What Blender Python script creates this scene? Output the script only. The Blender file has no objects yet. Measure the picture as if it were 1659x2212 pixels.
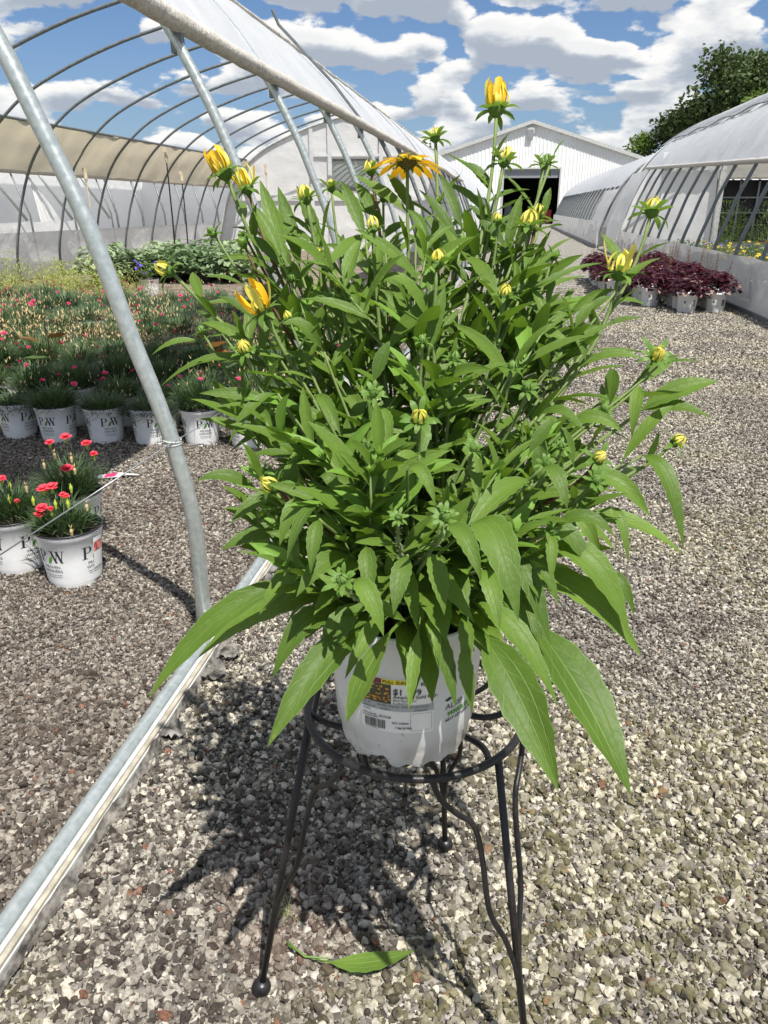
import bpy, bmesh, math, random
import numpy as np
from mathutils import Vector, Matrix, noise
random.seed(7); R=random.Random(11); PI=math.pi
sc=bpy.context.scene; col=sc.collection
# ------------------------------------------------------------------ camera
F_,H_,CX,CY,VPX,HZ=1661.,1.15,829.5,1106.,1100.,448.
PITCH=math.atan((CY-HZ)/F_); YAW=math.atan((VPX-CX)/F_*math.cos(PITCH))
cam=bpy.data.cameras.new('camera'); camo=bpy.data.objects.new('camera',cam); col.objects.link(camo)
camo.location=(0,0,H_); camo.rotation_euler=(PI/2-PITCH,0,YAW)
cam.sensor_fit='VERTICAL'; cam.sensor_height=24; cam.lens=24*F_/2212; cam.clip_start=.05; cam.clip_end=1500
sc.camera=camo
# ------------------------------------------------------------------ world
SUNV=Vector((.302,-.428,1)).normalized(); ELEV=math.asin(SUNV.z)
AZ=math.atan2(SUNV.x,SUNV.y)
sc.view_settings.view_transform='Standard'; sc.view_settings.look='None'; sc.view_settings.exposure=0.58; sc.view_settings.gamma=1
sc.view_settings.use_curve_mapping=False
W=bpy.data.worlds.new('World'); sc.world=W; W.use_nodes=True
def NT(nt):
    nt.nodes.clear()
    def n(t,**k):
        o=nt.nodes.new(t)
        for a,b in k.items():
            if a=='i':
                for s,v in b.items(): o.inputs[s].default_value=v
            else: setattr(o,a,b)
        return o
    return n,nt.links.new
def MATH(n,l,op,a,b=None,c=None,clamp=False):
    o=n('ShaderNodeMath',operation=op); o.use_clamp=clamp
    for i,v in enumerate((a,b,c)):
        if v is None: continue
        if isinstance(v,(int,float)): o.inputs[i].default_value=v
        else: l(v,o.inputs[i])
    return o.outputs[0]
def RAMP(n,l,fac,stops,interp='LINEAR'):
    o=n('ShaderNodeValToRGB'); e=o.color_ramp.elements; o.color_ramp.interpolation=interp
    while len(e)<len(stops): e.new(.5)
    for i,(p,c) in enumerate(stops):
        e[i].position=p; e[i].color=(*c,1) if len(c)==3 else c
    if fac is not None: l(fac,o.inputs[0])
    return o.outputs[0]
def MIX(n,l,fac,a,b,mode='MIX'):
    o=n('ShaderNodeMix',data_type='RGBA',blend_type=mode)
    for s,v in ((0,fac),(6,a),(7,b)):
        if isinstance(v,(int,float)): o.inputs[s].default_value=v
        elif isinstance(v,tuple): o.inputs[s].default_value=(*v,1) if len(v)==3 else v
        else: l(v,o.inputs[s])
    return o.outputs[2]
n,l=NT(W.node_tree)
sky=n('ShaderNodeTexSky',sky_type='NISHITA',sun_disc=False,sun_elevation=ELEV,sun_rotation=AZ,air_density=1.1,dust_density=.8,ozone_density=1.4)
tc=n('ShaderNodeTexCoord'); sx=n('ShaderNodeSeparateXYZ'); l(tc.outputs['Generated'],sx.inputs[0])
az=MATH(n,l,'ARCTAN2',sx.outputs[0],sx.outputs[1])
el=MATH(n,l,'ARCSINE',sx.outputs[2])
elc=MATH(n,l,'MAXIMUM',el,0.0)
# cloud layer seen edge-on: height compresses towards the horizon
v=MATH(n,l,'POWER',MATH(n,l,'ADD',elc,.015),.72)
def cl(dv,scale,detail,off,rough=.56,sy=1.9,dist=.0):
    cm=n('ShaderNodeCombineXYZ')
    l(MATH(n,l,'MULTIPLY',az,1.0),cm.inputs[0]); l(MATH(n,l,'MULTIPLY_ADD',v,sy,dv),cm.inputs[1]); cm.inputs[2].default_value=off
    t=n('ShaderNodeTexNoise',i={'Scale':scale,'Detail':detail,'Roughness':rough,'Distortion':dist}); l(cm.outputs[0],t.inputs[0]); return t.outputs[0]
CO=1.2
def puff(dv,scale):
    cm=n('ShaderNodeCombineXYZ'); l(az,cm.inputs[0]); l(MATH(n,l,'MULTIPLY_ADD',v,1.9,dv),cm.inputs[1]); cm.inputs[2].default_value=CO
    t=n('ShaderNodeTexNoise',noise_type='RIDGED_MULTIFRACTAL',i={'Scale':scale,'Detail':2.,'Roughness':.5,'Lacunarity':2.2,'Offset':1.,'Gain':1.2}); t.normalize=True; l(cm.outputs[0],t.inputs[0]); return t.outputs[0]
def dens(dv): return MATH(n,l,'ADD',MATH(n,l,'ADD',MATH(n,l,'MULTIPLY',cl(dv,10.5,10,CO,.60),.72),MATH(n,l,'MULTIPLY',cl(dv,3.6,1,CO+4),.30)),MATH(n,l,'MULTIPLY_ADD',puff(dv,8.2),-.26,.215))
d0=dens(0); dU=dens(.024); dD=dens(-.029)
mask=n('ShaderNodeMapRange',interpolation_type='SMOOTHSTEP'); mask.inputs[1].default_value=.412; mask.inputs[2].default_value=.476; l(d0,mask.inputs[0])
sh=MATH(n,l,'MULTIPLY_ADD',MATH(n,l,'SUBTRACT',dD,dU),3.6,.60,clamp=True)
core=n('ShaderNodeMapRange'); core.inputs[1].default_value=.53; core.inputs[2].default_value=.64; core.inputs[3].default_value=.0; core.inputs[4].default_value=-.20; l(d0,core.inputs[0])
sh2=MATH(n,l,'ADD',sh,core.outputs[0],clamp=True)
cc=RAMP(n,l,sh2,[(0,(8.0,8.9,10.4)),(.3,(10.0,10.9,12.2)),(.58,(14.6,15.0,15.4)),(1,(19.0,18.8,18.4))])
skyb=MIX(n,l,1.0,sky.outputs[0],(1.08,1.42,1.95),'MULTIPLY')
up=MATH(n,l,'GREATER_THAN',sx.outputs[2],-.01)
mfac=MATH(n,l,'MULTIPLY',MATH(n,l,'MULTIPLY',mask.outputs[0],up),.97)
hz=MATH(n,l,'POWER',MATH(n,l,'SUBTRACT',1,MATH(n,l,'DIVIDE',elc,.42),clamp=True),3.0)
skyb=MIX(n,l,MATH(n,l,'MULTIPLY',hz,.6),skyb,(7.2,9.6,12.4))
fin=MIX(n,l,mfac,skyb,cc)
bg=n('ShaderNodeBackground',i={'Strength':.036}); l(fin,bg.inputs[0]); wo=n('ShaderNodeOutputWorld'); l(bg.outputs[0],wo.inputs[0])
sl=bpy.data.lights.new('sun','SUN'); sl.energy=5.0; sl.angle=math.radians(.53); sl.color=(1,.955,.89)
so=bpy.data.objects.new('sun',sl); so.rotation_euler=SUNV.to_track_quat('Z','Y').to_euler(); col.objects.link(so)
# ------------------------------------------------------------------ pixel -> place helpers (layout only)
_h=Vector((-math.sin(YAW),math.cos(YAW),0)); _w=_h*math.cos(PITCH)+Vector((0,0,-math.sin(PITCH))); _r=Vector((_h.y,-_h.x,0)); _u=_r.cross(_w); _C=Vector((0,0,H_))
def ray(x,y): return _r*((x-CX)/F_)-_u*((y-CY)/F_)+_w
def G(x,y,z=0.): d=ray(x,y); return _C+d*((z-H_)/d.z)
def PY(x,y,Y): d=ray(x,y); return _C+d*(Y/d.y)
def PD(x,y,D): return _C+ray(x,y)*D
# ------------------------------------------------------------------ materials
MATS={}
def mat(name,c,rough=.6,metal=0.,c2=None,ns=8.,bump=0.,bs=60.,trans=0.,tc_=None,spec=.5,coat=0.,alpha=1.,detail=4.,obj=True,stops=None,bd=.02):
    m=bpy.data.materials.new(name); m.use_nodes=True; n,l=NT(m.node_tree)
    b=n('ShaderNodeBsdfPrincipled',i={'Roughness':rough,'Metallic':metal,'Base Color':(*c,1)}); b.inputs['Specular IOR Level'].default_value=spec; b.inputs['Coat Weight'].default_value=coat
    tcn=n('ShaderNodeTexCoord'); src=tcn.outputs['Object' if obj else 'Generated']
    cout=None
    if c2 or stops:
        t=n('ShaderNodeTexNoise',i={'Scale':ns,'Detail':detail,'Roughness':.6}); l(src,t.inputs[0])
        cout=RAMP(n,l,t.outputs[0],stops or [(.35,c),(.65,c2)]); l(cout,b.inputs['Base Color'])
        l(MATH(n,l,'MULTIPLY_ADD',t.outputs[0],.3,rough-.15,clamp=True),b.inputs['Roughness'])
    if bump:
        t2=n('ShaderNodeTexNoise',i={'Scale':bs,'Detail':3}); l(src,t2.inputs[0])
        bp=n('ShaderNodeBump',i={'Strength':bump,'Distance':bd}); l(t2.outputs[0],bp.inputs['Height']); l(bp.outputs[0],b.inputs['Normal'])
    out=b.outputs[0]
    if trans:
        tr=n('ShaderNodeBsdfTranslucent',i={'Color':(*(tc_ or c),1)}); mx=n('ShaderNodeMixShader',i={0:trans}); l(out,mx.inputs[1]); l(tr.outputs[0],mx.inputs[2]); out=mx.outputs[0]
    if alpha<1:
        tp=n('ShaderNodeBsdfTransparent'); mx=n('ShaderNodeMixShader',i={0:alpha}); l(tp.outputs[0],mx.inputs[1]); l(out,mx.inputs[2]); out=mx.outputs[0]
    o=n('ShaderNodeOutputMaterial'); l(out,o.inputs[0]); MATS[name]=m; return m
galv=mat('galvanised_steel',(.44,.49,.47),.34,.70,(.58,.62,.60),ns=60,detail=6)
galv_far=mat('galvanised_dull_backlit',(.13,.15,.155),.5,.4,(.19,.21,.22),ns=20)  # duller steel, darkened so far hoops carry their backlit shade in the colour
film=mat('white_film',(.82,.85,.89),.38,0,(.88,.90,.93),ns=2.5,bump=.30,bs=3,trans=.52,tc_=(.86,.89,.93),bd=.08)
film_clear=mat('clear_film',(.86,.88,.90),.25,0,(.90,.92,.94),ns=2,bump=.2,bs=3,trans=.3,tc_=(.8,.83,.87),alpha=.40,bd=.05)
film_wall=mat('white_film_wall',(.74,.75,.75),.42,0,(.80,.80,.79),ns=1.6,bump=.32,bs=2.5,trans=.38,tc_=(.8,.8,.78),bd=.1)
film_grey=mat('hazy_film',(.60,.60,.60),.45,0,(.72,.72,.71),ns=5,bump=.4,bs=5,trans=.3,tc_=(.7,.7,.68),alpha=.86,bd=.06)
film_tan=mat('tan_film',(.44,.42,.37),.5,0,(.58,.545,.46),ns=2,bump=.6,bs=3.5,trans=.45,tc_=(.62,.55,.40),bd=.12)
film_roll=mat('rolled_film',(.40,.37,.32),.6,0,(.58,.55,.49),ns=40,bump=.7,bs=60,bd=.01)
cream=mat('cream_lumber',(.27,.24,.18),.6,0,(.42,.39,.31),ns=30)
whitem=mat('white_strip',(.36,.37,.36),.4,0,(.56,.56,.54),ns=14)
torn=mat('torn_film',(.04,.036,.03),.6,0,(.30,.28,.25),ns=30,bump=.5,bs=50,trans=.2,bd=.01)
iron=mat('black_iron',(.008,.008,.009),.42,.1,(.020,.018,.018),ns=60,bump=.25,bs=180,bd=.002)
barnw=mat('white_siding',(.70,.71,.70),.45,0,(.80,.81,.80),ns=.9,detail=8)
dark=mat('interior_shade',(.012,.012,.013),.9)  # near-black colour paints in the shade inside barn and shed
grey=mat('shutter_grey',(.26,.27,.29),.5,.3)
redp=mat('red_plastic',(.5,.03,.04),.5)
potw=mat('white_pot_plastic',(.80,.81,.80),.32,0,(.87,.88,.88),ns=30,trans=.08,tc_=(.8,.8,.8),coat=.15)
potw2=mat('milky_pot_plastic',(.66,.69,.70),.30,0,None,bump=.08,bs=25,trans=.22,tc_=(.85,.86,.86),coat=.2,bd=.004)
potk=mat('black_pot_plastic',(.014,.014,.016),.4)
soil=mat('potting_soil',(.02,.014,.009),.95,0,(.06,.042,.028),ns=90,bump=.9,bs=160,bd=.01)
ink=mat('black_print',(.02,.022,.028),.5); inkg=mat('grey_print',(.12,.13,.14),.5); leafprint=mat('green_print',(.07,.26,.02),.5)
labw=mat('label_paper',(.74,.75,.74),.4); laby=mat('yellow_print',(.78,.66,.02),.45); labm=mat('maroon_print',(.18,.015,.04),.45); labg=mat('grey_band',(.36,.38,.39),.45)
barkm=mat('bark',(.09,.065,.045),.9,0,(.17,.13,.10),ns=25,bump=.8,bs=30)
tan=mat('dried_flower',(.42,.30,.14),.8,0,(.60,.47,.26),ns=120)
pinkf=mat('pink_petal',(.55,.02,.10),.6,0,(.72,.05,.22),ns=90,trans=.25,tc_=(.8,.05,.2))
redf=mat('coral_red_petal',(.68,.02,.05),.6,0,(.80,.10,.14),ns=150,trans=.2,tc_=(.9,.08,.1))
limec=mat('lime_calyx',(.36,.46,.05),.6)
orangef=mat('orange_petal',(.85,.36,.02),.6); purplef=mat('violet_petal',(.16,.08,.62),.6)
beige=mat('beige_plastic',(.55,.46,.33),.6)
glass=mat('window_film',(.16,.18,.16),.1,0,None,alpha=.55)
wirem=mat('steel_wire',(.30,.31,.32),.35,.6)
def leafmat(name,a,b,tcol,trans=.32,rough=.48,veins=True,ns=14,rim=True,bumpv=.35):
    m=bpy.data.materials.new(name); m.use_nodes=True; n,l=NT(m.node_tree)
    bs=n('ShaderNodeBsdfPrincipled',i={'Roughness':rough}); bs.inputs['Specular IOR Level'].default_value=.28
    tcn=n('ShaderNodeTexCoord'); oi=n('ShaderNodeObjectInfo')
    t=n('ShaderNodeTexNoise',i={'Scale':ns,'Detail':4}); l(tcn.outputs['Object'],t.inputs[0])
    f=MATH(n,l,'ADD',MATH(n,l,'MULTIPLY',t.outputs[0],.9),MATH(n,l,'MULTIPLY_ADD',oi.outputs['Random'],.5,-.2),clamp=True)
    c=MIX(n,l,f,a,b)
    if veins:
        t5=n('ShaderNodeTexNoise',i={'Scale':55,'Detail':5,'Roughness':.7}); l(tcn.outputs['Object'],t5.inputs[0])
        c=MIX(n,l,MATH(n,l,'MULTIPLY_ADD',t5.outputs[0],5,-3.25,clamp=True),c,(.26,.25,.06))
    if veins:
        uv=n('ShaderNodeUVMap'); s=n('ShaderNodeSeparateXYZ'); l(uv.outputs[0],s.inputs[0])
        u=MATH(n,l,'ABSOLUTE',MATH(n,l,'MULTIPLY_ADD',s.outputs[0],2,-1))   # 0 at midrib .. 1 at the margin
        def band(x,c0,wd): return MATH(n,l,'SUBTRACT',1,MATH(n,l,'DIVIDE',MATH(n,l,'ABSOLUTE',MATH(n,l,'SUBTRACT',x,c0)),wd),clamp=True)
        side=MATH(n,l,'MULTIPLY',band(u,.50,.045),.65)
        # secondary veins sweeping to the tip
        ph=MATH(n,l,'FRACT',MATH(n,l,'SUBTRACT',MATH(n,l,'MULTIPLY',s.outputs[1],9),MATH(n,l,'MULTIPLY',u,1.6)))
        sec=MATH(n,l,'MULTIPLY',band(ph,.5,.10),.20)
        vv=MATH(n,l,'MAXIMUM',MATH(n,l,'MAXIMUM',band(u,0,.055),side),sec)
        c=MIX(n,l,MATH(n,l,'MULTIPLY',vv,.52),c,(.24,.34,.10))
        if rim: c=MIX(n,l,MATH(n,l,'MULTIPLY',band(u,1,.07),.45),c,(.22,.33,.14))
        t3=n('ShaderNodeTexNoise',i={'Scale':120,'Detail':2}); l(tcn.outputs['Object'],t3.inputs[0])
        hgt=MATH(n,l,'ADD',MATH(n,l,'MULTIPLY',vv,-1),MATH(n,l,'MULTIPLY',t3.outputs[0],.9))
        bp=n('ShaderNodeBump',i={'Strength':bumpv,'Distance':.0016}); l(hgt,bp.inputs['Height']); l(bp.outputs[0],bs.inputs['Normal'])
    l(c,bs.inputs['Base Color'])
    tr=n('ShaderNodeBsdfTranslucent'); l(MIX(n,l,.6,c,tcol),tr.inputs[0]); mx=n('ShaderNodeMixShader',i={0:trans}); l(bs.outputs[0],mx.inputs[1]); l(tr.outputs[0],mx.inputs[2])
    o=n('ShaderNodeOutputMaterial'); l(mx.outputs[0],o.inputs[0]); return m
LM=leafmat('rudbeckia_leaf',(.034,.074,.007),(.135,.225,.030),(.28,.50,.03),trans=.24,rough=.50,bumpv=.5)
LMY=leafmat('young_leaf',(.13,.26,.03),(.20,.36,.06),(.35,.55,.05))
SEP=leafmat('sepal_green',(.075,.155,.025),(.15,.26,.05),(.3,.5,.05),veins=False,ns=60)
STM=leafmat('stem_green',(.12,.18,.05),(.20,.27,.09),(.3,.4,.1),trans=.1,veins=False,ns=70,rough=.6)
STR=leafmat('stem_red',(.12,.05,.035),(.20,.13,.07),(.3,.2,.1),trans=.1,veins=False,ns=50,rough=.6)
HAIR=leafmat('hair_white',(.38,.44,.28),(.50,.55,.38),(.6,.7,.4),trans=.4,veins=False)
PET=leafmat('petal_orange',(.90,.44,.010),(.95,.58,.035),(.95,.5,.02),trans=.3,veins=False,ns=90,rough=.55)
PETY=leafmat('petal_yellow',(.66,.58,.05),(.78,.72,.20),(.9,.85,.15),trans=.3,veins=False,ns=200,rough=.55)
PETG=leafmat('petal_gold',(.62,.38,.01),(.78,.52,.03),(.9,.55,.03),trans=.3,veins=False,ns=200,rough=.55)
CONE=mat('brown_cone',(.05,.032,.014),.9,0,(.20,.19,.05),ns=600,bump=1,bs=900,bd=.002)
GRS=leafmat('dianthus_blade',(.040,.080,.030),(.105,.16,.065),(.15,.25,.08),trans=.2,veins=False,ns=9)
GRSB=leafmat('dianthus_blade_blue',(.065,.12,.055),(.14,.20,.10),(.2,.3,.15),trans=.2,veins=False,ns=9)
YGR=leafmat('golden_foliage',(.22,.27,.06),(.36,.38,.13),(.45,.5,.1),trans=.35,veins=False,ns=6)
HOS=leafmat('variegated_leaf',(.055,.12,.045),(.42,.50,.30),(.2,.35,.1),trans=.25,veins=False,ns=9)
HEU=leafmat('burgundy_leaf',(.018,.004,.008),(.070,.014,.026),(.25,.02,.05),trans=.2,veins=False,ns=12,rough=.35)
HEU2=leafmat('pale_underleaf',(.22,.15,.13),(.34,.26,.22),(.4,.25,.2),trans=.2,veins=False,ns=12)
TRD=leafmat('tree_leaf_dark',(.034,.058,.020),(.080,.115,.038),(.08,.14,.03),trans=.2,veins=False,ns=.6)
TRL=leafmat('tree_leaf_light',(.075,.125,.020),(.13,.20,.035),(.2,.32,.04),trans=.25,veins=False,ns=.6)
WEED=leafmat('vine_leaf',(.05,.10,.03),(.10,.17,.04),(.2,.3,.05),veins=False)
BRN=leafmat('brown_leaf',(.16,.07,.03),(.25,.12,.04),(.4,.2,.05),veins=False)
# ------------------------------------------------------------------ object helpers
def tag(o,label=None,cat=None,group=None,kind=None):
    if label: o['label']=label
    if cat: o['category']=cat
    if group: o['group']=group
    if kind: o['kind']=kind
    return o
def empty(name,loc=(0,0,0),label=None,cat=None,group=None,rz=0):
    o=bpy.data.objects.new(name,None); o.empty_display_size=.05; col.objects.link(o); o.location=loc; o.rotation_euler=(0,0,rz); return tag(o,label,cat,group)
class MB:
    def __init__(s): s.v=[]; s.f=[]; s.m=[]; s.uv={}
    def add(s,vs,fs,mi=0,uvs=None):
        k=len(s.v); s.v.extend([tuple(p) for p in vs])
        for i,f in enumerate(fs):
            s.f.append([k+j for j in f]); s.m.append(mi)
            if uvs: s.uv[len(s.f)-1]=[uvs[j] for j in f]
    def box(s,a,b,mi=0,M=None):
        x0,y0,z0=a;x1,y1,z1=b
        vs=[Vector(p) for p in ((x0,y0,z0),(x1,y0,z0),(x1,y1,z0),(x0,y1,z0),(x0,y0,z1),(x1,y0,z1),(x1,y1,z1),(x0,y1,z1))]
        if M: vs=[M@p for p in vs]
        s.add(vs,[(3,2,1,0),(4,5,6,7),(0,1,5,4),(1,2,6,5),(2,3,7,6),(3,0,4,7)],mi)
    def tube(s,P,r,n=8,mi=0,cap=True,rn=None):
        P=[Vector(p) for p in P]; m=len(P)
        rr=r if isinstance(r,(list,tuple)) else [r]*m
        T=[(P[min(i+1,m-1)]-P[max(i-1,0)]).normalized() for i in range(m)]
        a=Vector((0,0,1)) if abs(T[0].z)<.9 else Vector((1,0,0)); N=(a-T[0]*a.dot(T[0])).normalized()
        vs=[]
        for i in range(m):
            N=(N-T[i]*N.dot(T[i])).normalized(); B=T[i].cross(N)
            for k in range(n):
                q=2*PI*k/n; rad=rr[i]*(1 if rn is None else 1+rn*(noise.noise(P[i]*14+Vector((math.cos(q),math.sin(q),0)))))
                vs.append(P[i]+(N*math.cos(q)+B*math.sin(q))*rad)
        fs=[(i*n+k,i*n+(k+1)%n,(i+1)*n+(k+1)%n,(i+1)*n+k) for i in range(m-1) for k in range(n)]
        if cap: fs+= [tuple(range(n))[::-1],tuple((m-1)*n+k for k in range(n))]
        s.add(vs,fs,mi)
    def lathe(s,prof,n=32,mi=0,c=(0,0,0),zf=None):
        vs=[(c[0]+r*math.cos(2*PI*k/n),c[1]+r*math.sin(2*PI*k/n),c[2]+(zf(i,k,z) if zf else z)) for i,(r,z) in enumerate(prof) for k in range(n)]
        s.add(vs,[(i*n+k,i*n+(k+1)%n,(i+1)*n+(k+1)%n,(i+1)*n+k) for i in range(len(prof)-1) for k in range(n)],mi)
    def ball(s,c,r,n=10,mi=0,sz=1.):
        s.lathe([(max(r*math.sin(PI*i/n),1e-5),-r*sz*math.cos(PI*i/n)) for i in range(n+1)],n*2,mi,c)
    def grid(s,fn,nu,nv,mi=0,uv=False):
        vs=[fn(i/nu,j/nv) for i in range(nu+1) for j in range(nv+1)]
        s.add(vs,[(i*(nv+1)+j,(i+1)*(nv+1)+j,(i+1)*(nv+1)+j+1,i*(nv+1)+j+1) for i in range(nu) for j in range(nv)],mi,[(j/nv,i/nu) for i in range(nu+1) for j in range(nv+1)] if uv else None)
    def mesh(s,name,mats,smooth=False):
        me=bpy.data.meshes.new(name); me.from_pydata(s.v,[],s.f)
        for m in (mats if isinstance(mats,(list,tuple)) else [mats]): me.materials.append(m)
        me.polygons.foreach_set('material_index',s.m)
        if s.uv:
            ul=me.uv_layers.new(name='UVMap'); d=np.zeros(len(me.loops)*2)
            k=0
            for i,f in enumerate(s.f):
                u=s.uv.get(i)
                for j in range(len(f)):
                    if u: d[2*k],d[2*k+1]=u[j]
                    k+=1
            ul.data.foreach_set('uv',d)
        if smooth: me.polygons.foreach_set('use_smooth',[True]*len(me.polygons))
        me.update(); return me
    def build(s,name,mats,parent=None,smooth=False,loc=(0,0,0),**kw):
        return put(name,s.mesh(name,mats,smooth),parent,loc,**kw)
def put(name,me,parent=None,loc=(0,0,0),rot=(0,0,0),scale=(1,1,1),**kw):
    o=bpy.data.objects.new(name,me); col.objects.link(o); o.parent=parent; o.location=loc; o.rotation_euler=rot; o.scale=scale; return tag(o,**kw)
KIDS={}
def copy_tree(o,loc,rz=0,sc_=1.,label=None,group=None):
    r=o.copy(); col.objects.link(r); r.location=loc; r.rotation_euler=(0,0,rz); r.scale=(sc_,)*3
    if label: r['label']=label
    if group: r['group']=group
    for c in KIDS[o.name]:
        d=c.copy(); col.objects.link(d); d.parent=r
        for g in KIDS.get(c.name,[]):
            e=g.copy(); col.objects.link(e); e.parent=d
    return r
def reg(o):
    for q in [o]+list(o.children): KIDS[q.name]=list(q.children)
    return o
# ================================================================== GROUND
def gravel_ground():
    m=bpy.data.materials.new('gravel_bed'); m.use_nodes=True; n,l=NT(m.node_tree)
    b=n('ShaderNodeBsdfPrincipled',i={'Roughness':.9}); g=n('ShaderNodeNewGeometry')
    vo=n('ShaderNodeTexVoronoi',i={'Scale':62}); l(g.outputs['Position'],vo.inputs[0]); s=n('ShaderNodeSeparateColor'); l(vo.outputs['Color'],s.inputs[0])
    c=RAMP(n,l,s.outputs[0],[(0,(.045,.041,.036)),(.3,(.125,.115,.10)),(.6,(.235,.218,.192)),(.85,(.35,.33,.29)),(1,(.46,.43,.38))])
    n1=n('ShaderNodeTexNoise',i={'Scale':.55,'Detail':6}); l(g.outputs['Position'],n1.inputs[0])
    c=MIX(n,l,MATH(n,l,'MULTIPLY',MATH(n,l,'SUBTRACT',n1.outputs[0],.42,clamp=True),1.3,clamp=True),c,(.205,.188,.165))
    sp=n('ShaderNodeSeparateXYZ'); l(g.outputs['Position'],sp.inputs[0])
    bp=n('ShaderNodeBump',i={'Strength':.9,'Distance':.012}); l(MATH(n,l,'SUBTRACT',1,vo.outputs['Distance']),bp.inputs['Height']); l(bp.outputs[0],b.inputs['Normal'])
    l(c,b.inputs['Base Color']); o=n('ShaderNodeOutputMaterial'); l(b.outputs[0],o.inputs[0]); return m
gm=gravel_ground(); far_g=mat('far_grass',(.07,.10,.03),.95,0,(.12,.14,.05),ns=.2)
q=MB(); q.grid(lambda a,b:(-40+80*b,-12+100*a,0),1,1); q.build('ground',gm,kind='structure')
q=MB(); q.grid(lambda a,b:(-600+1200*b,-600+1200*a,-.02),1,1); q.build('surrounding_land',far_g,kind='structure')
browns=mat('brown_soil',(.13,.10,.075),.95,0,(.24,.195,.15),ns=3,bump=.9,bs=26,bd=.05)
q=MB(); q.grid(lambda a,b:(-8.0+6.9*b,9.9+12.2*a,.006+.02*noise.noise(Vector((a*30,b*20,1)))+.012),60,40); q.build('soil_bed',browns,smooth=True,kind='structure')
# --- loose stones, real pieces (geometry nodes instancing on one object)
def stone_mat():
    m=bpy.data.materials.new('crushed_stone'); m.use_nodes=True; n,l=NT(m.node_tree)
    b=n('ShaderNodeBsdfPrincipled',i={'Roughness':.85}); b.inputs['Specular IOR Level'].default_value=.3
    at=n('ShaderNodeAttribute',attribute_type='INSTANCER',attribute_name='tone'); g=n('ShaderNodeNewGeometry')
    c=RAMP(n,l,at.outputs['Fac'],[(0,(.030,.026,.022)),(.15,(.060,.053,.046)),(.35,(.115,.104,.090)),(.55,(.195,.180,.157)),(.75,(.29,.272,.24)),(.9,(.41,.39,.34)),(.96,(.54,.51,.43)),(1,(.18,.09,.06))])
    t=n('ShaderNodeTexNoise',i={'Scale':130,'Detail':5,'Roughness':.7}); l(g.outputs['Position'],t.inputs[0])
    c=MIX(n,l,1.0,c,RAMP(n,l,t.outputs[0],[(.3,(.42,.41,.39)),(.62,(1.2,1.18,1.13))]),'MULTIPLY')
    mo=n('ShaderNodeAttribute',attribute_type='INSTANCER',attribute_name='moss'); t2=n('ShaderNodeTexNoise',i={'Scale':45,'Detail':4}); l(g.outputs['Position'],t2.inputs[0])
    mf=MATH(n,l,'MULTIPLY',MATH(n,l,'MULTIPLY',mo.outputs['Fac'],MATH(n,l,'MULTIPLY_ADD',t2.outputs[0],4,-1.45,clamp=True)),.75,clamp=True)
    c=MIX(n,l,mf,c,(.19,.18,.070))
    rd=n('ShaderNodeAttribute',attribute_type='INSTANCER',attribute_name='rust'); c=MIX(n,l,MATH(n,l,'MULTIPLY',rd.outputs['Fac'],.6),c,(.15,.085,.062))
    l(c,b.inputs['Base Color']); bp=n('ShaderNodeBump',i={'Strength':.5,'Distance':.002}); l(t.outputs[0],bp.inputs['Height']); l(bp.outputs[0],b.inputs['Normal'])
    o=n('ShaderNodeOutputMaterial'); l(b.outputs[0],o.inputs[0]); return m
stm=stone_mat(); scoll=bpy.data.collections.new('stone_shapes')
for k in range(14):
    bm=bmesh.new()
    ax=Vector((R.uniform(.42,.6),R.uniform(.34,.5),R.uniform(.26,.42)))
    for i in range(15):
        d=Vector((R.gauss(0,1),R.gauss(0,1),R.gauss(0,1))).normalized()*R.uniform(.82,1.05); bm.verts.new((d.x*ax.x,d.y*ax.y,d.z*ax.z))
    r_=bmesh.ops.convex_hull(bm,input=bm.verts[:]); bmesh.ops.delete(bm,geom=[v for v in bm.verts if not v.link_faces],context='VERTS')
    me=bpy.data.meshes.new('stone'); bm.to_mesh(me); bm.free(); me.materials.append(stm)
    o=bpy.data.objects.new('stone',me); scoll.objects.link(o)
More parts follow.
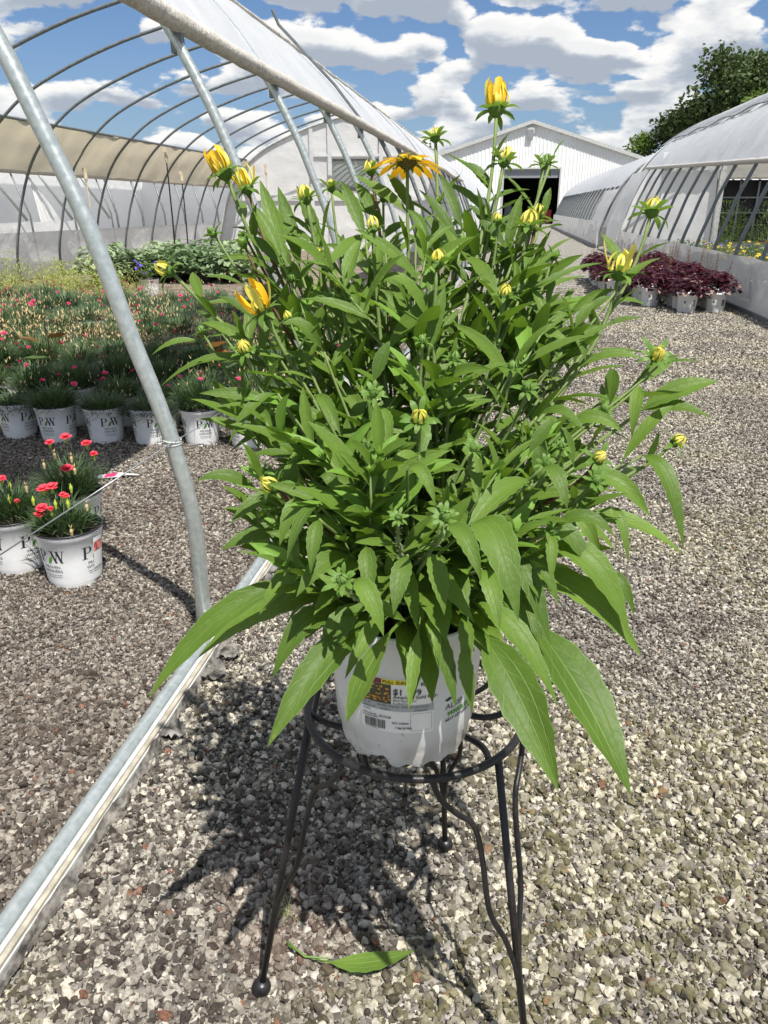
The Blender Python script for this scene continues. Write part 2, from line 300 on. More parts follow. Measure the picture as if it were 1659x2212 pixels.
def gravel():
    rs=np.random.RandomState(5); pts=[]; sca=[]; 
    def band(y0,y1,dens,smin,smax,z):
        xa=-1.45*(1 if y1<2 else 1); 
        Nn=int(dens*(y1-y0)*(1.15*y1+2.2)); y=rs.uniform(y0,y1,Nn); x=rs.uniform(-.95-.72*y1,.75+.42*y1,Nn)
        ok=(x>-.95-.72*y)&(x<.75+.42*y); x=x[ok];y=y[ok]
        s=smin+(smax-smin)*rs.beta(1.5,3.4,len(x)); pts.append(np.stack([x,y,z+s*.12+rs.uniform(-.004,.004,len(x))],1)); sca.append(s)
    band(.35,2.2,9000,.004,.009,.004); band(.35,1.6,13500,.008,.036,.0); band(1.6,3.2,14000,.008,.025,.0); band(3.2,5.5,10000,.009,.024,.0); band(5.5,8,4600,.012,.034,.0); band(8,10,2800,.014,.036,-.002); band(10,12.5,1500,.015,.036,-.004); band(12.5,16,700,.015,.036,-.006)
    P=np.concatenate(pts); S=np.concatenate(sca); N=len(P)
    # keep clear of the buried base rail
    keep=~((P[:,0]>-.790)&(P[:,0]<-.724)); P=P[keep];S=S[keep];N=len(P)
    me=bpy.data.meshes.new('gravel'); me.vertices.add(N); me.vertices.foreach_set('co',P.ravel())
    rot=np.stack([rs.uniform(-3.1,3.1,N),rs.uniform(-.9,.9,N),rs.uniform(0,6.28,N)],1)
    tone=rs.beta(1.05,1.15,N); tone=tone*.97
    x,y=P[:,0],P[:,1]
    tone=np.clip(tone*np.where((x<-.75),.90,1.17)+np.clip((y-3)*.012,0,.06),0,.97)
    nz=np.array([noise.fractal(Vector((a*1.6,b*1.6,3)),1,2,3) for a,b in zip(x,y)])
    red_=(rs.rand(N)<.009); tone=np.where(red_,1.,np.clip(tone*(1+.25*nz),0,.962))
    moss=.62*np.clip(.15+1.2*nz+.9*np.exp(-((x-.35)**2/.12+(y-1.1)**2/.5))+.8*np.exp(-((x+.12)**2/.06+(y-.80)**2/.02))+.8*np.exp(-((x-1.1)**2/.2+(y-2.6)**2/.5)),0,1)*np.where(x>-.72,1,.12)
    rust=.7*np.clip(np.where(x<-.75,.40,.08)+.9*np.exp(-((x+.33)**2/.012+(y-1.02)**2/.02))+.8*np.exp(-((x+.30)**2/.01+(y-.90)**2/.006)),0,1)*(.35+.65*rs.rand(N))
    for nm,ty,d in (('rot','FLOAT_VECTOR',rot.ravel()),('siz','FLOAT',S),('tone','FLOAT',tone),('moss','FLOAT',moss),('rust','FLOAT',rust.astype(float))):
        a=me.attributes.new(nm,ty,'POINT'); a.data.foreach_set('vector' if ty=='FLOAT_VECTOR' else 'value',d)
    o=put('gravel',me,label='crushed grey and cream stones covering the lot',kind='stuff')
    ng=bpy.data.node_groups.new('scatter_stones','GeometryNodeTree'); ng.interface.new_socket('Geometry',in_out='INPUT',socket_type='NodeSocketGeometry'); ng.interface.new_socket('Geometry',in_out='OUTPUT',socket_type='NodeSocketGeometry')
    N_=ng.nodes.new; L_=ng.links.new; gi=N_('NodeGroupInput'); go=N_('NodeGroupOutput'); ip=N_('GeometryNodeInstanceOnPoints'); ci=N_('GeometryNodeCollectionInfo')
    ci.inputs['Collection'].default_value=scoll; ci.inputs['Separate Children'].default_value=True; ci.inputs['Reset Children'].default_value=True
    ra=N_('GeometryNodeInputNamedAttribute'); ra.data_type='FLOAT_VECTOR'; ra.inputs[0].default_value='rot'; sa=N_('GeometryNodeInputNamedAttribute'); sa.data_type='FLOAT'; sa.inputs[0].default_value='siz'
    rv=N_('FunctionNodeRandomValue'); rv.data_type='INT'; rv.inputs[4].default_value=0; rv.inputs[5].default_value=13
    L_(gi.outputs[0],ip.inputs['Points']); L_(ci.outputs[0],ip.inputs['Instance']); ip.inputs['Pick Instance'].default_value=True
    L_(rv.outputs[2],ip.inputs['Instance Index']); e2=N_('FunctionNodeEulerToRotation'); L_(ra.outputs[0],e2.inputs[0]); L_(e2.outputs[0],ip.inputs['Rotation']); L_(sa.outputs[0],ip.inputs['Scale']); L_(ip.outputs[0],go.inputs[0])
    md=o.modifiers.new('scatter','NODES'); md.node_group=ng
gravel()
# ================================================================== GREENHOUSES
PROF=[(0,0),(0,.32),(.03,.52),(.07,.68),(.12,.84),(.20,1.117),(.285,1.33),(.37,1.53),(.53,1.82),(.75,2.1),(1.05,2.37),(1.45,2.64),(2.1,2.93),(2.9,3.2),(3.63,3.38)]
def prof_interp(P,z):
    for (a,b),(c,d) in zip(P,P[1:]):
        if b<=z<=d: return a+(c-a)*(z-b)/(d-b+1e-9)
    return P[-1][0]
def smoothp(P,k=3):
    out=[]
    for i in range(len(P)-1):
        p0=P[max(i-1,0)];p1=P[i];p2=P[i+1];p3=P[min(i+2,len(P)-1)]
        for j in range(k):
            t=j/k; out.append(tuple(.5*((2*p1[d])+(-p0[d]+p2[d])*t+(2*p0[d]-5*p1[d]+4*p2[d]-p3[d])*t*t+(-p0[d]+3*p1[d]-3*p2[d]+p3[d])*t**3) for d in (0,1)))
    return out+[P[-1]]
def arch(P,Wd): 
    s=smoothp(P); return s+[(Wd-a,b) for a,b in s[::-1][1:]]
XL=-.812; WL=7.26; AL=arch(PROF,WL)
gh=empty('hoop_greenhouse',(XL,1.8,0),'open hoop greenhouse with bare galvanised arches and plastic rolled up, left of the path','greenhouse')
def P3(x,y,z,o): return (x-o.location.x,y-o.location.y,z)
hy=[1.865,3.24,4.55,5.87]+[7.18+1.312*i for i in range(12)]
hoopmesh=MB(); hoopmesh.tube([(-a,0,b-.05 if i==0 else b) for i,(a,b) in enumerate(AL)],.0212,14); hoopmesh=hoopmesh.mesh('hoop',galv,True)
hoopmesh_far=MB(); hoopmesh_far.tube([(-a,0,b) for a,b in AL],.0225,8); hoopmesh_far=hoopmesh_far.mesh('hoop',galv_far,True)  # far hoops get the darker steel, backlighting put into its colour
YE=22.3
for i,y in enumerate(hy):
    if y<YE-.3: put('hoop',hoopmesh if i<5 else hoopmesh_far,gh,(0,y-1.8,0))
def strip_surface(o,zlo,zhi,y0,y1,side,off,material,name,nu=90,nv=6,amp=.015,sag=0.,lab=None,P=PROF,XF=None,Wd=WL,fold=0.,sgn=-1):
    XF=XL if XF is None else XF
    def fn(a,b):
        y=y0+(y1-y0)*a; z=zlo+(zhi-zlo)*b; x=prof_interp(P,z)-off
        w=amp*noise.noise(Vector((y*1.4,z*2,side)))+fold*math.sin(y*9+3*noise.noise(Vector((y,0,5))))*(.4+b)
        z+=sag*noise.noise(Vector((y*.8,0,9)))*(1-b)
        x-=w
        X=XF+sgn*x if side==0 else XF+sgn*(Wd-x)
        return P3(X,y,z,o)
    q=MB(); q.grid(fn,nu,nv); return q.build(name,material,o,True,label=lab)
strip_surface(gh,1.81,2.44,.6,YE,0,.035,film,'roof_plastic',nu=260,nv=6,amp=.02,fold=.006,lab='white plastic strip hanging along the near hip of the hoops')
q=MB(); q.tube([P3(XL-.455+.01*math.sin(y*1.3),y,1.80+.008*math.sin(y*.9),gh) for y in np.arange(.4,YE,.1)],.036,12,rn=.16); q.build('rolled_sidewall',film_roll,gh,True,label='dirty rolled-up plastic side along the hip pipe')
# cord + top edge bead
q=MB(); q.tube([P3(XL-1.10,y,2.44+.008*noise.noise(Vector((y*7,0,0))),gh) for y in np.arange(.6,YE,.12)],.016,6,rn=.5); q.build('plastic_edge',film_roll,gh,True)
q=MB(); q.tube([P3(XL-.44,7.2,1.80,gh),P3(XL-.68,7.1,2.1,gh),P3(XL-1.08,6.9,2.50,gh),P3(XL-1.12,6.88,2.60,gh)],.012,6); q.build('roll_strap',galv_far,gh)
# far side: tan curtain between two pipes, hazy skirt
strip_surface(gh,1.67,2.33,-2,YE,1,.04,film_tan,'tan_curtain',nu=260,nv=10,amp=.09,fold=.016,lab='tan weathered plastic curtain along the far side')
for z,nm,r in ((2.34,'curtain_pipe',.022),(1.67,'roll_pipe',.028)):
    q=MB(); x=prof_interp(PROF,z)-.035; q.tube([P3(XL-WL+x,y,z,gh) for y in np.arange(-2,YE+.1,2)],r,8); q.build(nm,galv_far if z>2 else film_roll,gh,True)
strip_surface(gh,0.0,.76,-2,YE,1,.03,film_grey,'side_skirt',nu=120,nv=4,amp=.03,lab='hazy grey plastic skirt on the far side')
# near base: buried pipe, channel, lath strips and torn plastic
q=MB(); q.tube([P3(-.772,y,.026,gh) for y in np.arange(-.5,YE,.25)],.0190,16); q.build('base_rail',galv,gh,True)
q=MB(); q.box(P3(-.751,-.5,.006,gh),P3(-.742,YE,.036,gh)); q.build('film_channel',whitem,gh)
q=MB(); q.box(P3(-.7415,-.5,.004,gh),P3(-.732,YE,.032,gh)); q.build('lath_strip',cream,gh)
q=MB(); q.box(P3(-.7315,-.5,.004,gh),P3(-.728,YE,.026,gh)); q.build('lath_strip',whitem,gh)
def tornf(a,b):
    y=.2+8*a; t=noise.noise(Vector((y*9,0,2))); t2=noise.noise(Vector((y*23,4,2)))
    wdt=.014+.010*max(t,-.7)+.008*t2
    x=-.7275+wdt*b; z=.024-.018*b+.010*noise.noise(Vector((y*26,b*3,0)))+.006*math.sin(b*9+y*30)
    return P3(x,y,max(z,.006),gh)
q=MB(); q.grid(tornf,420,5); q.build('torn_plastic',torn,gh,True,label='torn grey plastic crumpled along the base rail')
for yy,xx,ln in ((1.36,-.685,.05),(1.60,-.675,.07),(1.70,-.67,.06),(2.05,-.675,.12)):
    q=MB(); q.grid(lambda a,b:P3(xx-.045+(.038+.012*math.sin(a*5))*b+.02*a,yy+ln*a+.01*noise.noise(Vector((a*4,b*4,yy))),.020+.018*noise.noise(Vector((a*5,b*5,yy*7)))+.012*(1-b),gh),8,6); q.build('plastic_scrap',torn,gh,True)
# end wall of the near left house
def endwall(o,XF,Y,P,Wd,sgn,mat_,name='end_wall',lo=.0,thick=.03,cut=None):
    A=arch(P,Wd); N=len(A); pts=[(XF+sgn*a,b) for a,b in A]; half=pts[:N//2+1]
    q=MB()
    M=44
    zs=lambda x: np.interp(x if sgn>0 else -x,[p[0]*(1 if sgn>0 else -1) for p in pts],[p[1] for p in pts])
    for side in (0,1):
        yy=Y+thick*side
        vs=[];fs=[]
        for i in range(M+1):
            x=XF+sgn*Wd*i/M; zt=float(zs(x)); 
            for j in range(7): vs.append(P3(x,yy+.02*noise.noise(Vector((x,j*.5,side))),lo+(zt-lo)*j/6,o))
        for i in range(M):
            xm=XF+sgn*Wd*(i+.5)/M
            for j in range(6):
                zt=float(zs(xm)); zm=lo+(zt-lo)*(j+.5)/6
                if cut and any(c0<xm<c1 and z0<zm<z1 for c0,c1,z0,z1 in cut): continue
                fs.append((i*7+j,(i+1)*7+j,(i+1)*7+j+1,i*7+j+1))
        q.add(vs,fs)
    return q.build(name,mat_,o,True)
ew=endwall(gh,XL,YE,PROF,WL,-1,film_wall,cut=[(-4.75,-3.5,1.6,2.35)])
q=MB(); q.tube([P3(XL-a,YE-.03,b,gh) for a,b in AL],.035,8); q.build('end_arch',whitem,ew,True)
q=MB()
for x in (-5.35,-4.85,-3.45): q.box(P3(x-.05,YE-.06,0,gh),P3(x+.05,YE-.02,float(np.interp(-x-.815,[a for a,b in AL],[b for a,b in AL]))-.05,gh))
q.box(P3(-5.3,YE-.056,2.42,gh),P3(-2.1,YE-.024,2.48,gh)); q.box(P3(-7.6,YE-.056,1.32,gh),P3(-1.3,YE-.024,1.46,gh)); q.build('end_frame',film_wall,ew)
q=MB(); q.box(P3(-4.79,YE-.01,1.57,gh),P3(-3.46,YE,2.36,gh)); q.build('window',glass,ew)
# small black clamps on the near hoops
for y in hy[:5]:
    q=MB(); q.box((-.50,y-1.8-.016,1.70),(-.455,y-1.8+.016,1.77)); q.build('hoop_clamp',galv_far,gh)
# wire tied round the first hoop
HW=PY(372,950,1.865)
ga=empty('guy_wire',(HW.x,1.865,HW.z),'thin steel wire tied around the nearest hoop and stretched over the gravel','wire')
a0=PY(-25,1215,1.55); a1=PY(490,880,2.5)
q=MB(); q.tube([a0-ga.location,Vector((.01,-.024,.0)),],.0021,6); q.tube([Vector((.018,-.02,.004)),(a1-ga.location)*.5+Vector((.0,0,-.01)),a1-ga.location],.0015,6); q.build('wire_strand',wirem,ga,True)
q=MB()
q.tube([Vector((math.cos(t)*.0235,math.sin(t)*.0235,.004*math.sin(t*.5)-.012*t/6.3*.4)) for t in np.linspace(0,4.3*PI,50)],.0016,5); q.tube([Vector((-.024,0,0)),Vector((-.036,-.01,.006)),Vector((-.040,-.012,-.012)),Vector((-.036,-.01,-.035))],.0015,5); q.build('wire_knot',whitem,ga,True)
# --- neighbour greenhouse further left
def simple_house(name,XF,Wd,Y0,Y1,P,sgn,label,skin=(),rib=1.3,group=None,ribm=galv_far,endw=(),rr=.022):
    o=empty(name,(XF,Y0,0),label,'greenhouse',group); A=arch(P,Wd)
    hm=MB(); hm.tube([(sgn*a,0,b) for a,b in A],rr,8); hm=hm.mesh('hoop',ribm,True)
    y=Y0
    while y<=Y1+.01: put('hoop',hm,o,(0,y-Y0,0)); y+=rib
    for (i0,i1,m_,nm,off,ya,yb) in skin:
        seg=A[i0:i1]
        q=MB(); q.grid(lambda a,b:(sgn*(lambda k:(seg[k][0]))(min(int(b*(len(seg)-1)+.5),len(seg)-1))-sgn*off*(1 if seg[min(int(b*(len(seg)-1)+.5),len(seg)-1)][0]<Wd/2 else -1)+.02*noise.noise(Vector((a*40,b*7,XF))),ya-Y0+(yb-ya)*a,seg[min(int(b*(len(seg)-1)+.5),len(seg)-1)][1]+off*.6+.02*noise.noise(Vector((a*30,b*5,XF+3)))),int((yb-ya)/.33),len(seg)-1)
        q.build(nm,m_,o,True)
    for y,m_ in endw: endwall(o,XF,y,P,Wd,sgn,m_)
    return o
PR=[(a*1.25,b*1.17) for a,b in PROF]; 


ng_=empty('greenhouse',(-9.9,2,0),'white plastic greenhouse with diagonal struts seen beyond the tan curtain','greenhouse')
o=ng_
for (ya,yb,x,z0,z1,m_,nm) in ((4,16.9,-10.6,.0,1.95,film_wall,'side_plastic'),(16.9,17.9,-10.2,.0,1.95,film_wall,'side_plastic'),):
    q=MB(); q.grid(lambda a,b:P3(x-.25*b*b+.05*noise.noise(Vector((a*12,b*3,ya))),ya+(yb-ya)*a-b*b*(.9 if yb<17.5 else 1.2)*a,z0+(z1-z0)*b,o),40,8); q.build(nm,m_,o,True)
q=MB(); q.grid(lambda a,b:P3(-9.95-.1*b,4+14.5*a,.0+.86*b+.02*noise.noise(Vector((a*20,0,0))),o),40,3); q.build('side_skirt',film_grey,o,True)
for i in range(9):
    y=5+1.8*i; q=MB(); q.tube([P3(-9.9,y,.9,o),P3(-10.2,y-.75,1.93,o)],.032,8); q.build('strut',galv,o,True)
    q=MB(); q.tube([P3(-9.95,y+.3,.05,o),P3(-10.0,y+.3,1.0,o),P3(-10.35,y+.3,1.95,o)],.02,8); q.build('hoop',galv_far,o,True)
q=MB(); q.tube([P3(-10.25,4,1.90,o),P3(-10.25,26,1.90,o)],.03,8); q.build('side_pipe',galv_far,o,True)
q=MB(); q.grid(lambda a,b:P3(-10.3-3.2*b,4+26*a,1.95+1.15*math.sin(b*1.4)+.04*noise.noise(Vector((a*25,b*3,0))),o),60,10); q.build('roof_plastic',film,o,True)
q=MB(); q.grid(lambda a,b:P3(-13.9,4+46*a,2.3*b,o),10,2); q.build('inner_wall',film_wall,o,True)
for i in range(7):
    y=18.6+1.5*i; q=MB(); q.tube([P3(-10.0,y,.0,o),P3(-10.05,y,1.0,o),P3(-10.3,y,1.9,o)],.03,8); q.build('hoop',galv_far,o,True)
q=MB(); q.box(P3(-10.05,18.5,0,o),P3(-9.98,29,.6,o)); q.build('base_board',film_wall,o)
q=MB(); q.grid(lambda a,b:P3(-17+7.0*a,30.+.1*noise.noise(Vector((a*7,b*3,2))),2.5*b,o),20,6); q.build('end_wall',film_wall,o,True)
# --- right-hand houses
AR=arch(PR,9.1); nR=len(AR); k1_=next(i for i,(a,b) in enumerate(AR) if b>=2.62); hi=next(i for i,(a,b) in enumerate(AR) if b>=1.98); lo_=next(i for i,(a,b) in enumerate(AR) if b>=.60)
r1=simple_house('greenhouse',2.86,9.1,4.2,24.0,PR,1,'big white plastic greenhouse right of the path with its side rolled open',rib=1.12,ribm=galv_far,skin=((k1_,nR//2+3,film_clear,'roof_plastic',.05,4.2,24.0),),endw=(),rr=.026)
endwall(r1,2.86,24.1,PR,9.1,1,film_wall,cut=[(4.9,8.2,0,2.9)])
PRF=AR[:nR//2+1]
zlo=lambda y: 1.64+.034*(y-9)
def valf(a,b):
    y=4.2+18.2*a; z=zlo(y)+(2.66-zlo(y))*b; return P3(2.86+prof_interp(PRF,z)-.08+.02*noise.noise(Vector((y*2,z*2,4)))+.006*math.sin(y*11+z*4),y,z+.01,r1)
q=MB(); q.grid(valf,120,6); q.build('roof_valance',film,r1,True)
r1.name='plastic_greenhouse'
o=r1
q=MB(); q.tube([P3(2.86+prof_interp(PRF,zlo(y))-.08,y,zlo(y)-.01,o) for y in np.arange(4,22.5,.3)],.036,10,rn=.2); q.build('roll_pipe',film_roll,o,True)
def skirt(o,X,ya,yb,h,name='side_skirt',m_=film_grey):
    q=MB(); q.grid(lambda a,b:P3(X+.05*noise.noise(Vector((a*24,b*2,X)))+.03*b,ya+(yb-ya)*a,h*b+.02*noise.noise(Vector((a*20,b,2)))*b,o),int((yb-ya)*5),5); return q.build(name,m_,o,True)
skirt(o,2.80,4.2,22.0,.60)
q=MB(); q.box(P3(2.77,4.2,.002,o),P3(2.80,22,.05,o)); q.build('base_board',galv_far,o)
# closed last bay
q=MB(); seg=AR[:hi+1]; q.grid(lambda a,b:P3(2.80+seg[int(b*(len(seg)-1)+.5)][0]-.03+.03*noise.noise(Vector((a*5,b*4,0))),21.4+2.8*a,seg[int(b*(len(seg)-1)+.5)][1],o),10,len(seg)-1); q.build('end_bay_plastic',film_wall,o,True)
# hanging valance below ripple line, and cord
q=MB(); k1=next(i for i,(a,b) in enumerate(AR) if b>=2.62); q.tube([P3(2.86+AR[k1][0]-.09,y,AR[k1][1]+.05+.02*math.sin(y*3),o) for y in np.arange(4,22,.15)],.012,5); q.build('roof_seam',galv_far,o,True)
# far long wall and interior partitions
def panel(o,x0,x1,y,z0,z1,name,m_):
    q=MB(); q.grid(lambda a,b:P3(x0+(x1-x0)*a,y+.06*noise.noise(Vector((a*6,b*4,x0))),z0+(z1-z0)*b,o),12,8); return q.build(name,m_,o,True)
panel(o,3.5,4.78,20.5,0,2.35,'inner_curtain',film_wall)
panel(o,6.15,11.8,20.5,0,2.6,'inner_curtain',film_wall)
q=MB(); q.box(P3(3.5,20.3,1.95,o),P3(4.8,20.42,2.12,o)); q.box(P3(4.78,20.3,0,o),P3(4.9,20.44,3.2,o)); q.box(P3(6.08,20.3,0,o),P3(6.16,20.44,3.2,o)); q.build('inner_frame',whitem,o)
sh=empty('shed',(7.6,31,0),'dark open-fronted shed with tan roof seen through the right greenhouse','shed')
q=MB(); q.box((-2.2,0,0),(2.6,2.5,2.05)); q.build('wall',dark,sh)  # solid box, its dark face painted as the shade of an open front
for k in range(8): q=MB(); q.box((-2.1+.62*k,-.10,0),(-2.04+.62*k,-.03,2.0)); q.build('post',galv_far,sh)
q=MB(); q.box((-2.1,-.09,.95),(2.5,-.05,1.0)); q.box((-2.1,-.09,1.45),(2.5,-.05,1.5)); q.build('rail',galv_far,sh)
q=MB(); q.add([(-2.5,-.5,2.06),(2.9,-.5,2.06),(2.9,1.4,2.95),(-2.5,1.4,2.95),(-2.5,-.5,2.12),(2.9,-.5,2.12),(2.9,1.4,3.01),(-2.5,1.4,3.01)],[(3,2,1,0),(4,5,6,7),(0,1,5,4),(1,2,6,5),(2,3,7,6),(3,0,4,7)]); q.build('roof',film_tan,sh)
# second right house, further on
r2=simple_house('greenhouse_far',2.75,8.4,25.6,52.0,[(a*1.15,b*1.0) for a,b in PROF],1,'second white greenhouse right of the path, between the near one and the barn',rib=1.2,ribm=galv_far,rr=.03,
   skin=())
r2.name='greenhouse'
o=r2; A2=arch([(a*1.15,b) for a,b in PROF],8.4); n2=len(A2); h2=next(i for i,(a,b) in enumerate(A2) if b>=1.66)
def skinon(o,A,i0,i1,XF,sgn,ya,yb,off,m_,nm,Wd,dv=.4):
    seg=A[i0:i1]; L=len(seg)-1
    q=MB(); q.grid(lambda a,b:P3(XF+sgn*(seg[int(b*L+.5)][0]-(off if seg[int(b*L+.5)][0]<Wd/2 else -off))+.02*noise.noise(Vector((a*40,b*7,XF))),ya+(yb-ya)*a,seg[int(b*L+.5)][1]+off*.7+.02*noise.noise(Vector((a*30,b*5,XF+3))),o),int((yb-ya)/dv),L); return q.build(nm,m_,o,True)
skinon(o,A2,h2,n2-6,2.75,1,25.6,52,.05,film,'roof_plastic',8.4)
skirt(o,2.70,25.6,52,.75); q=MB(); q.box(P3(2.66,25.6,.002,o),P3(2.69,52,.09,o)); q.build('base_board',galv_far,o)
skinon(o,A2,0,h2,2.75,1,25.3,28.6,.06,film_wall,'end_bay_plastic',8.4)
endwall(o,2.75,52.1,[(a*1.15,b) for a,b in PROF],8.4,1,film_wall)
q=MB(); q.grid(lambda a,b:P3(11,25.6+26.4*a,1.9*b,o),20,2); q.build('far_side_plastic',film_wall,o,True)
# second left house beyond the first
l2=simple_house('greenhouse_leftfar',-.9,7.2,24.2,50,PROF,-1,'white greenhouse beyond the bare hoops on the left, reaching towards the barn',rib=1.2,ribm=galv_far,rr=.03); l2.name='greenhouse'
o=l2; AL2=arch(PROF,7.2); h3=next(i for i,(a,b) in enumerate(AL2) if b>=1.5)
skinon(o,AL2,h3,len(AL2)-h3,-.9,-1,24.2,50,.06,film,'roof_plastic',7.2); skinon(o,AL2,0,h3,-.9,-1,24.0,28.5,.05,film_wall,'end_bay_plastic',7.2)
skirt(o,-.80,24.2,50,.75); endwall(o,-.9,50.1,PROF,7.2,-1,film_wall)
q=MB(); q.grid(lambda a,b:P3(-8,24.2+25.8*a,1.8*b,o),20,2); q.build('far_side_plastic',film_wall,o,True)
# ================================================================== BARN
YB=62.; bn=empty('barn',(1.3,YB,0),'white ribbed metal barn with a wide open doorway at the end of the path','barn')
def bz(x): return 6.85-abs(x-1.35)*.312
bx0,bx1=-8.5,11.2; DX0,DX1,DZ=-.50,3.48,3.73
x=bx0; pw=.82
while x<bx1-.01:
    x1=min(x+pw,bx1); q=MB()
    zb=0.
    segs=[(x,x1,0.)]
    if x1>DX0 and x<DX1:
        segs=[]
        if x<DX0: segs.append((x,DX0,0.))
        segs.append((max(x,DX0),min(x1,DX1),DZ))
        if x1>DX1: segs.append((DX1,x1,0.))
    for a,b,z0 in segs:
        k=max(2,int((b-a)/.205)*4); xs=[a+(b-a)*i/k for i in range(k+1)]; vs=[];fs=[]
        for i,xx in enumerate(xs):
            dy=-.035 if (i%4) in (1,) else 0.
            vs+= [P3(xx,YB+dy,z0,bn),P3(xx,YB+dy,bz(xx)-.02,bn)]
        fs=[(2*i,2*i+2,2*i+3,2*i+1) for i in range(k)]; q.add(vs,fs)
    q.build('siding_panel',barnw,bn); x=x1
q=MB()
for s in (-1,1):
    xe=bx0-.3 if s<0 else bx1+.3
    q.grid(lambda a,b:P3(1.35+(xe-1.35)*a,YB-.25+22*b,bz(1.35+(xe-1.35)*a)+.05,bn),2,1)
q.build('roof',barnw,bn)
q=MB()
for s in (-1,1):
    xe=bx0-.3 if s<0 else bx1+.3
    vs=[P3(1.35,YB-.30,bz(1.35)+.08,bn),P3(xe,YB-.30,bz(xe)+.08,bn),P3(xe,YB-.30,bz(xe)-.16,bn),P3(1.35,YB-.30,bz(1.35)-.16,bn)]
    vs+=[(p[0],p[1]+.29,p[2]) for p in vs]; q.add(vs,[(0,1,2,3),(7,6,5,4),(0,4,5,1),(1,5,6,2),(2,6,7,3),(3,7,4,0)])
q.build('gable_trim',whitem,bn)
q=MB(); q.box(P3(DX0-.12,YB-.06,0,bn),P3(DX0,YB+.1,DZ+.12,bn)); q.box(P3(DX1,YB-.06,0,bn),P3(DX1+.12,YB+.1,DZ+.12,bn)); q.box(P3(DX0,YB-.06,DZ,bn),P3(DX1,YB+.1,DZ+.12,bn)); q.build('door_frame',whitem,bn)
q=MB(); 
for i in range(3): q.box(P3(DX0,YB+.12+.02*(i%2),DZ-.58+.19*i,bn),P3(DX1,YB+.2,DZ-.40+.19*i,bn))
q.build('shutter',grey,bn)
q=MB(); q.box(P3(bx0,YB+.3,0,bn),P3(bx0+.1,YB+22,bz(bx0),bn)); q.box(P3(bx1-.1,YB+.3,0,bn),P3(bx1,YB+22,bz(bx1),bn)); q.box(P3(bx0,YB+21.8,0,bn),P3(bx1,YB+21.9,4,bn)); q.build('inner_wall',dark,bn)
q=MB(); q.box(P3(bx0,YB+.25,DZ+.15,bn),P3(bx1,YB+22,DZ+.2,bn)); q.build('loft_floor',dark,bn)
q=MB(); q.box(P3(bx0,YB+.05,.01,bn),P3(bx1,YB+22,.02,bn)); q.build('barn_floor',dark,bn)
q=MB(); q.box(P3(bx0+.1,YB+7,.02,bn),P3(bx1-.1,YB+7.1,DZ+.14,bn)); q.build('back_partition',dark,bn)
q=MB(); q.box(P3(.98,YB-.20,6.05,bn),P3(1.5,YB-.04,6.50,bn)); q.box(P3(1.0,YB-.24,5.75,bn),P3(1.42,YB-.2,6.3,bn),1); q.build('gable_lamp',[whitem,grey],bn)
for i,(x,z,w,h,m_) in enumerate(((2.9,0,.5,.9,redp),(2.1,0,1.0,.8,grey),(1.2,0,.7,.7,grey),(-.1,0,.5,1.4,grey))):
    t=empty('crate',(x,YB+1.6+.4*i,0.02),['red plastic drum just inside the barn doorway, right','wide grey crate in the barn doorway beside the red drum','small grey crate in the middle of the barn doorway','tall grey crate inside the barn doorway, left'][i],'crate')
    q=MB(); q.box((-w/2,-.3,0),(w/2,.3,h)); q.box((-w/2-.03,-.33,h*.45),(w/2+.03,.33,h*.5)); q.build('body',m_,t); q=MB(); q.box((-w/2-.04,-.34,h+.002),(w/2+.04,.34,h+.06)); q.build('lid',m_,t)
# ================================================================== TREES
def tree(x,y,h,rx,label,m_,dens=1400,blobs=16,seed=1,zl=.25,leaf=.42):
    rr=random.Random(seed); t=empty('tree',(x,y,0),label,'tree','trees behind the right-hand greenhouses')
    q=MB(); q.tube([(0,0,-.1),(.1,0,h*.3),(.0,.2,h*.6),(.1,.1,h*.85)],[h*.028,h*.022,h*.012,h*.004],8)
    cs=[]
    for i in range(blobs):
        a=rr.uniform(0,2*PI); zz=rr.uniform(zl,1.); rad=rx*math.sqrt(max(.05,1-((zz-.5)/.56)**2))*rr.uniform(.25,.8)
        c=Vector((math.cos(a)*rad,math.sin(a)*rad*.8,h*zz*.92)); cs.append((c,rx*rr.uniform(.32,.5)))
        q.tube([(.0,.1,h*zz*.55),c*.5+Vector((0,0,h*zz*.30)),c],[h*.009,h*.005,h*.002],5)
    q.build('trunk',barkm,t,True)
    q=MB()
    for c,r in cs:
        for k in range(int(dens/blobs*1.5)):
            d=Vector((rr.gauss(0,1),rr.gauss(0,1),rr.gauss(0,1))).normalized(); rad=r*(rr.random()**.45)*(1+.25*noise.noise(d*2.3+c)); p=c+Vector((d.x*rad,d.y*rad,d.z*rad*.8))
            s=leaf*rr.uniform(.45,1.1); a=Vector((rr.gauss(0,1),rr.gauss(0,1),rr.gauss(0,.6))).normalized(); b=a.cross(Vector((rr.gauss(0,1),rr.gauss(0,1),rr.gauss(0,1)))).normalized()
            q.add([p-a*s*.5,p+b*s*.3,p+a*s*.5,p-b*s*.3],[(0,1,2,3)])
    q.build('crown',m_,t)
tree(20.6,87,15.6,5.8,'tallest dark green tree, at the right edge above the greenhouse roof',TRD,13000,46,1,leaf=.62)
tree(27.6,88,15.6,5.6,'dark tree at the far right, half cut off by the frame',TRD,10000,36,2,leaf=.62)
tree(16.8,90,10.4,3.9,'dark green tree stepping down left of the tallest one',TRD,6000,24,3,leaf=.5)
tree(21.6,76,10.2,4.0,'brighter yellow-green tree in front of the tall dark one',TRL,6000,22,4,leaf=.42)
tree(13.6,92,8.4,3.0,'small mid-green tree between the barn roof and the tall trees',TRL,3600,16,5,leaf=.4)
tree(10.6,96,7.6,3.0,'low round dark tree just right of the barn gable',TRD,3400,16,6,leaf=.4)
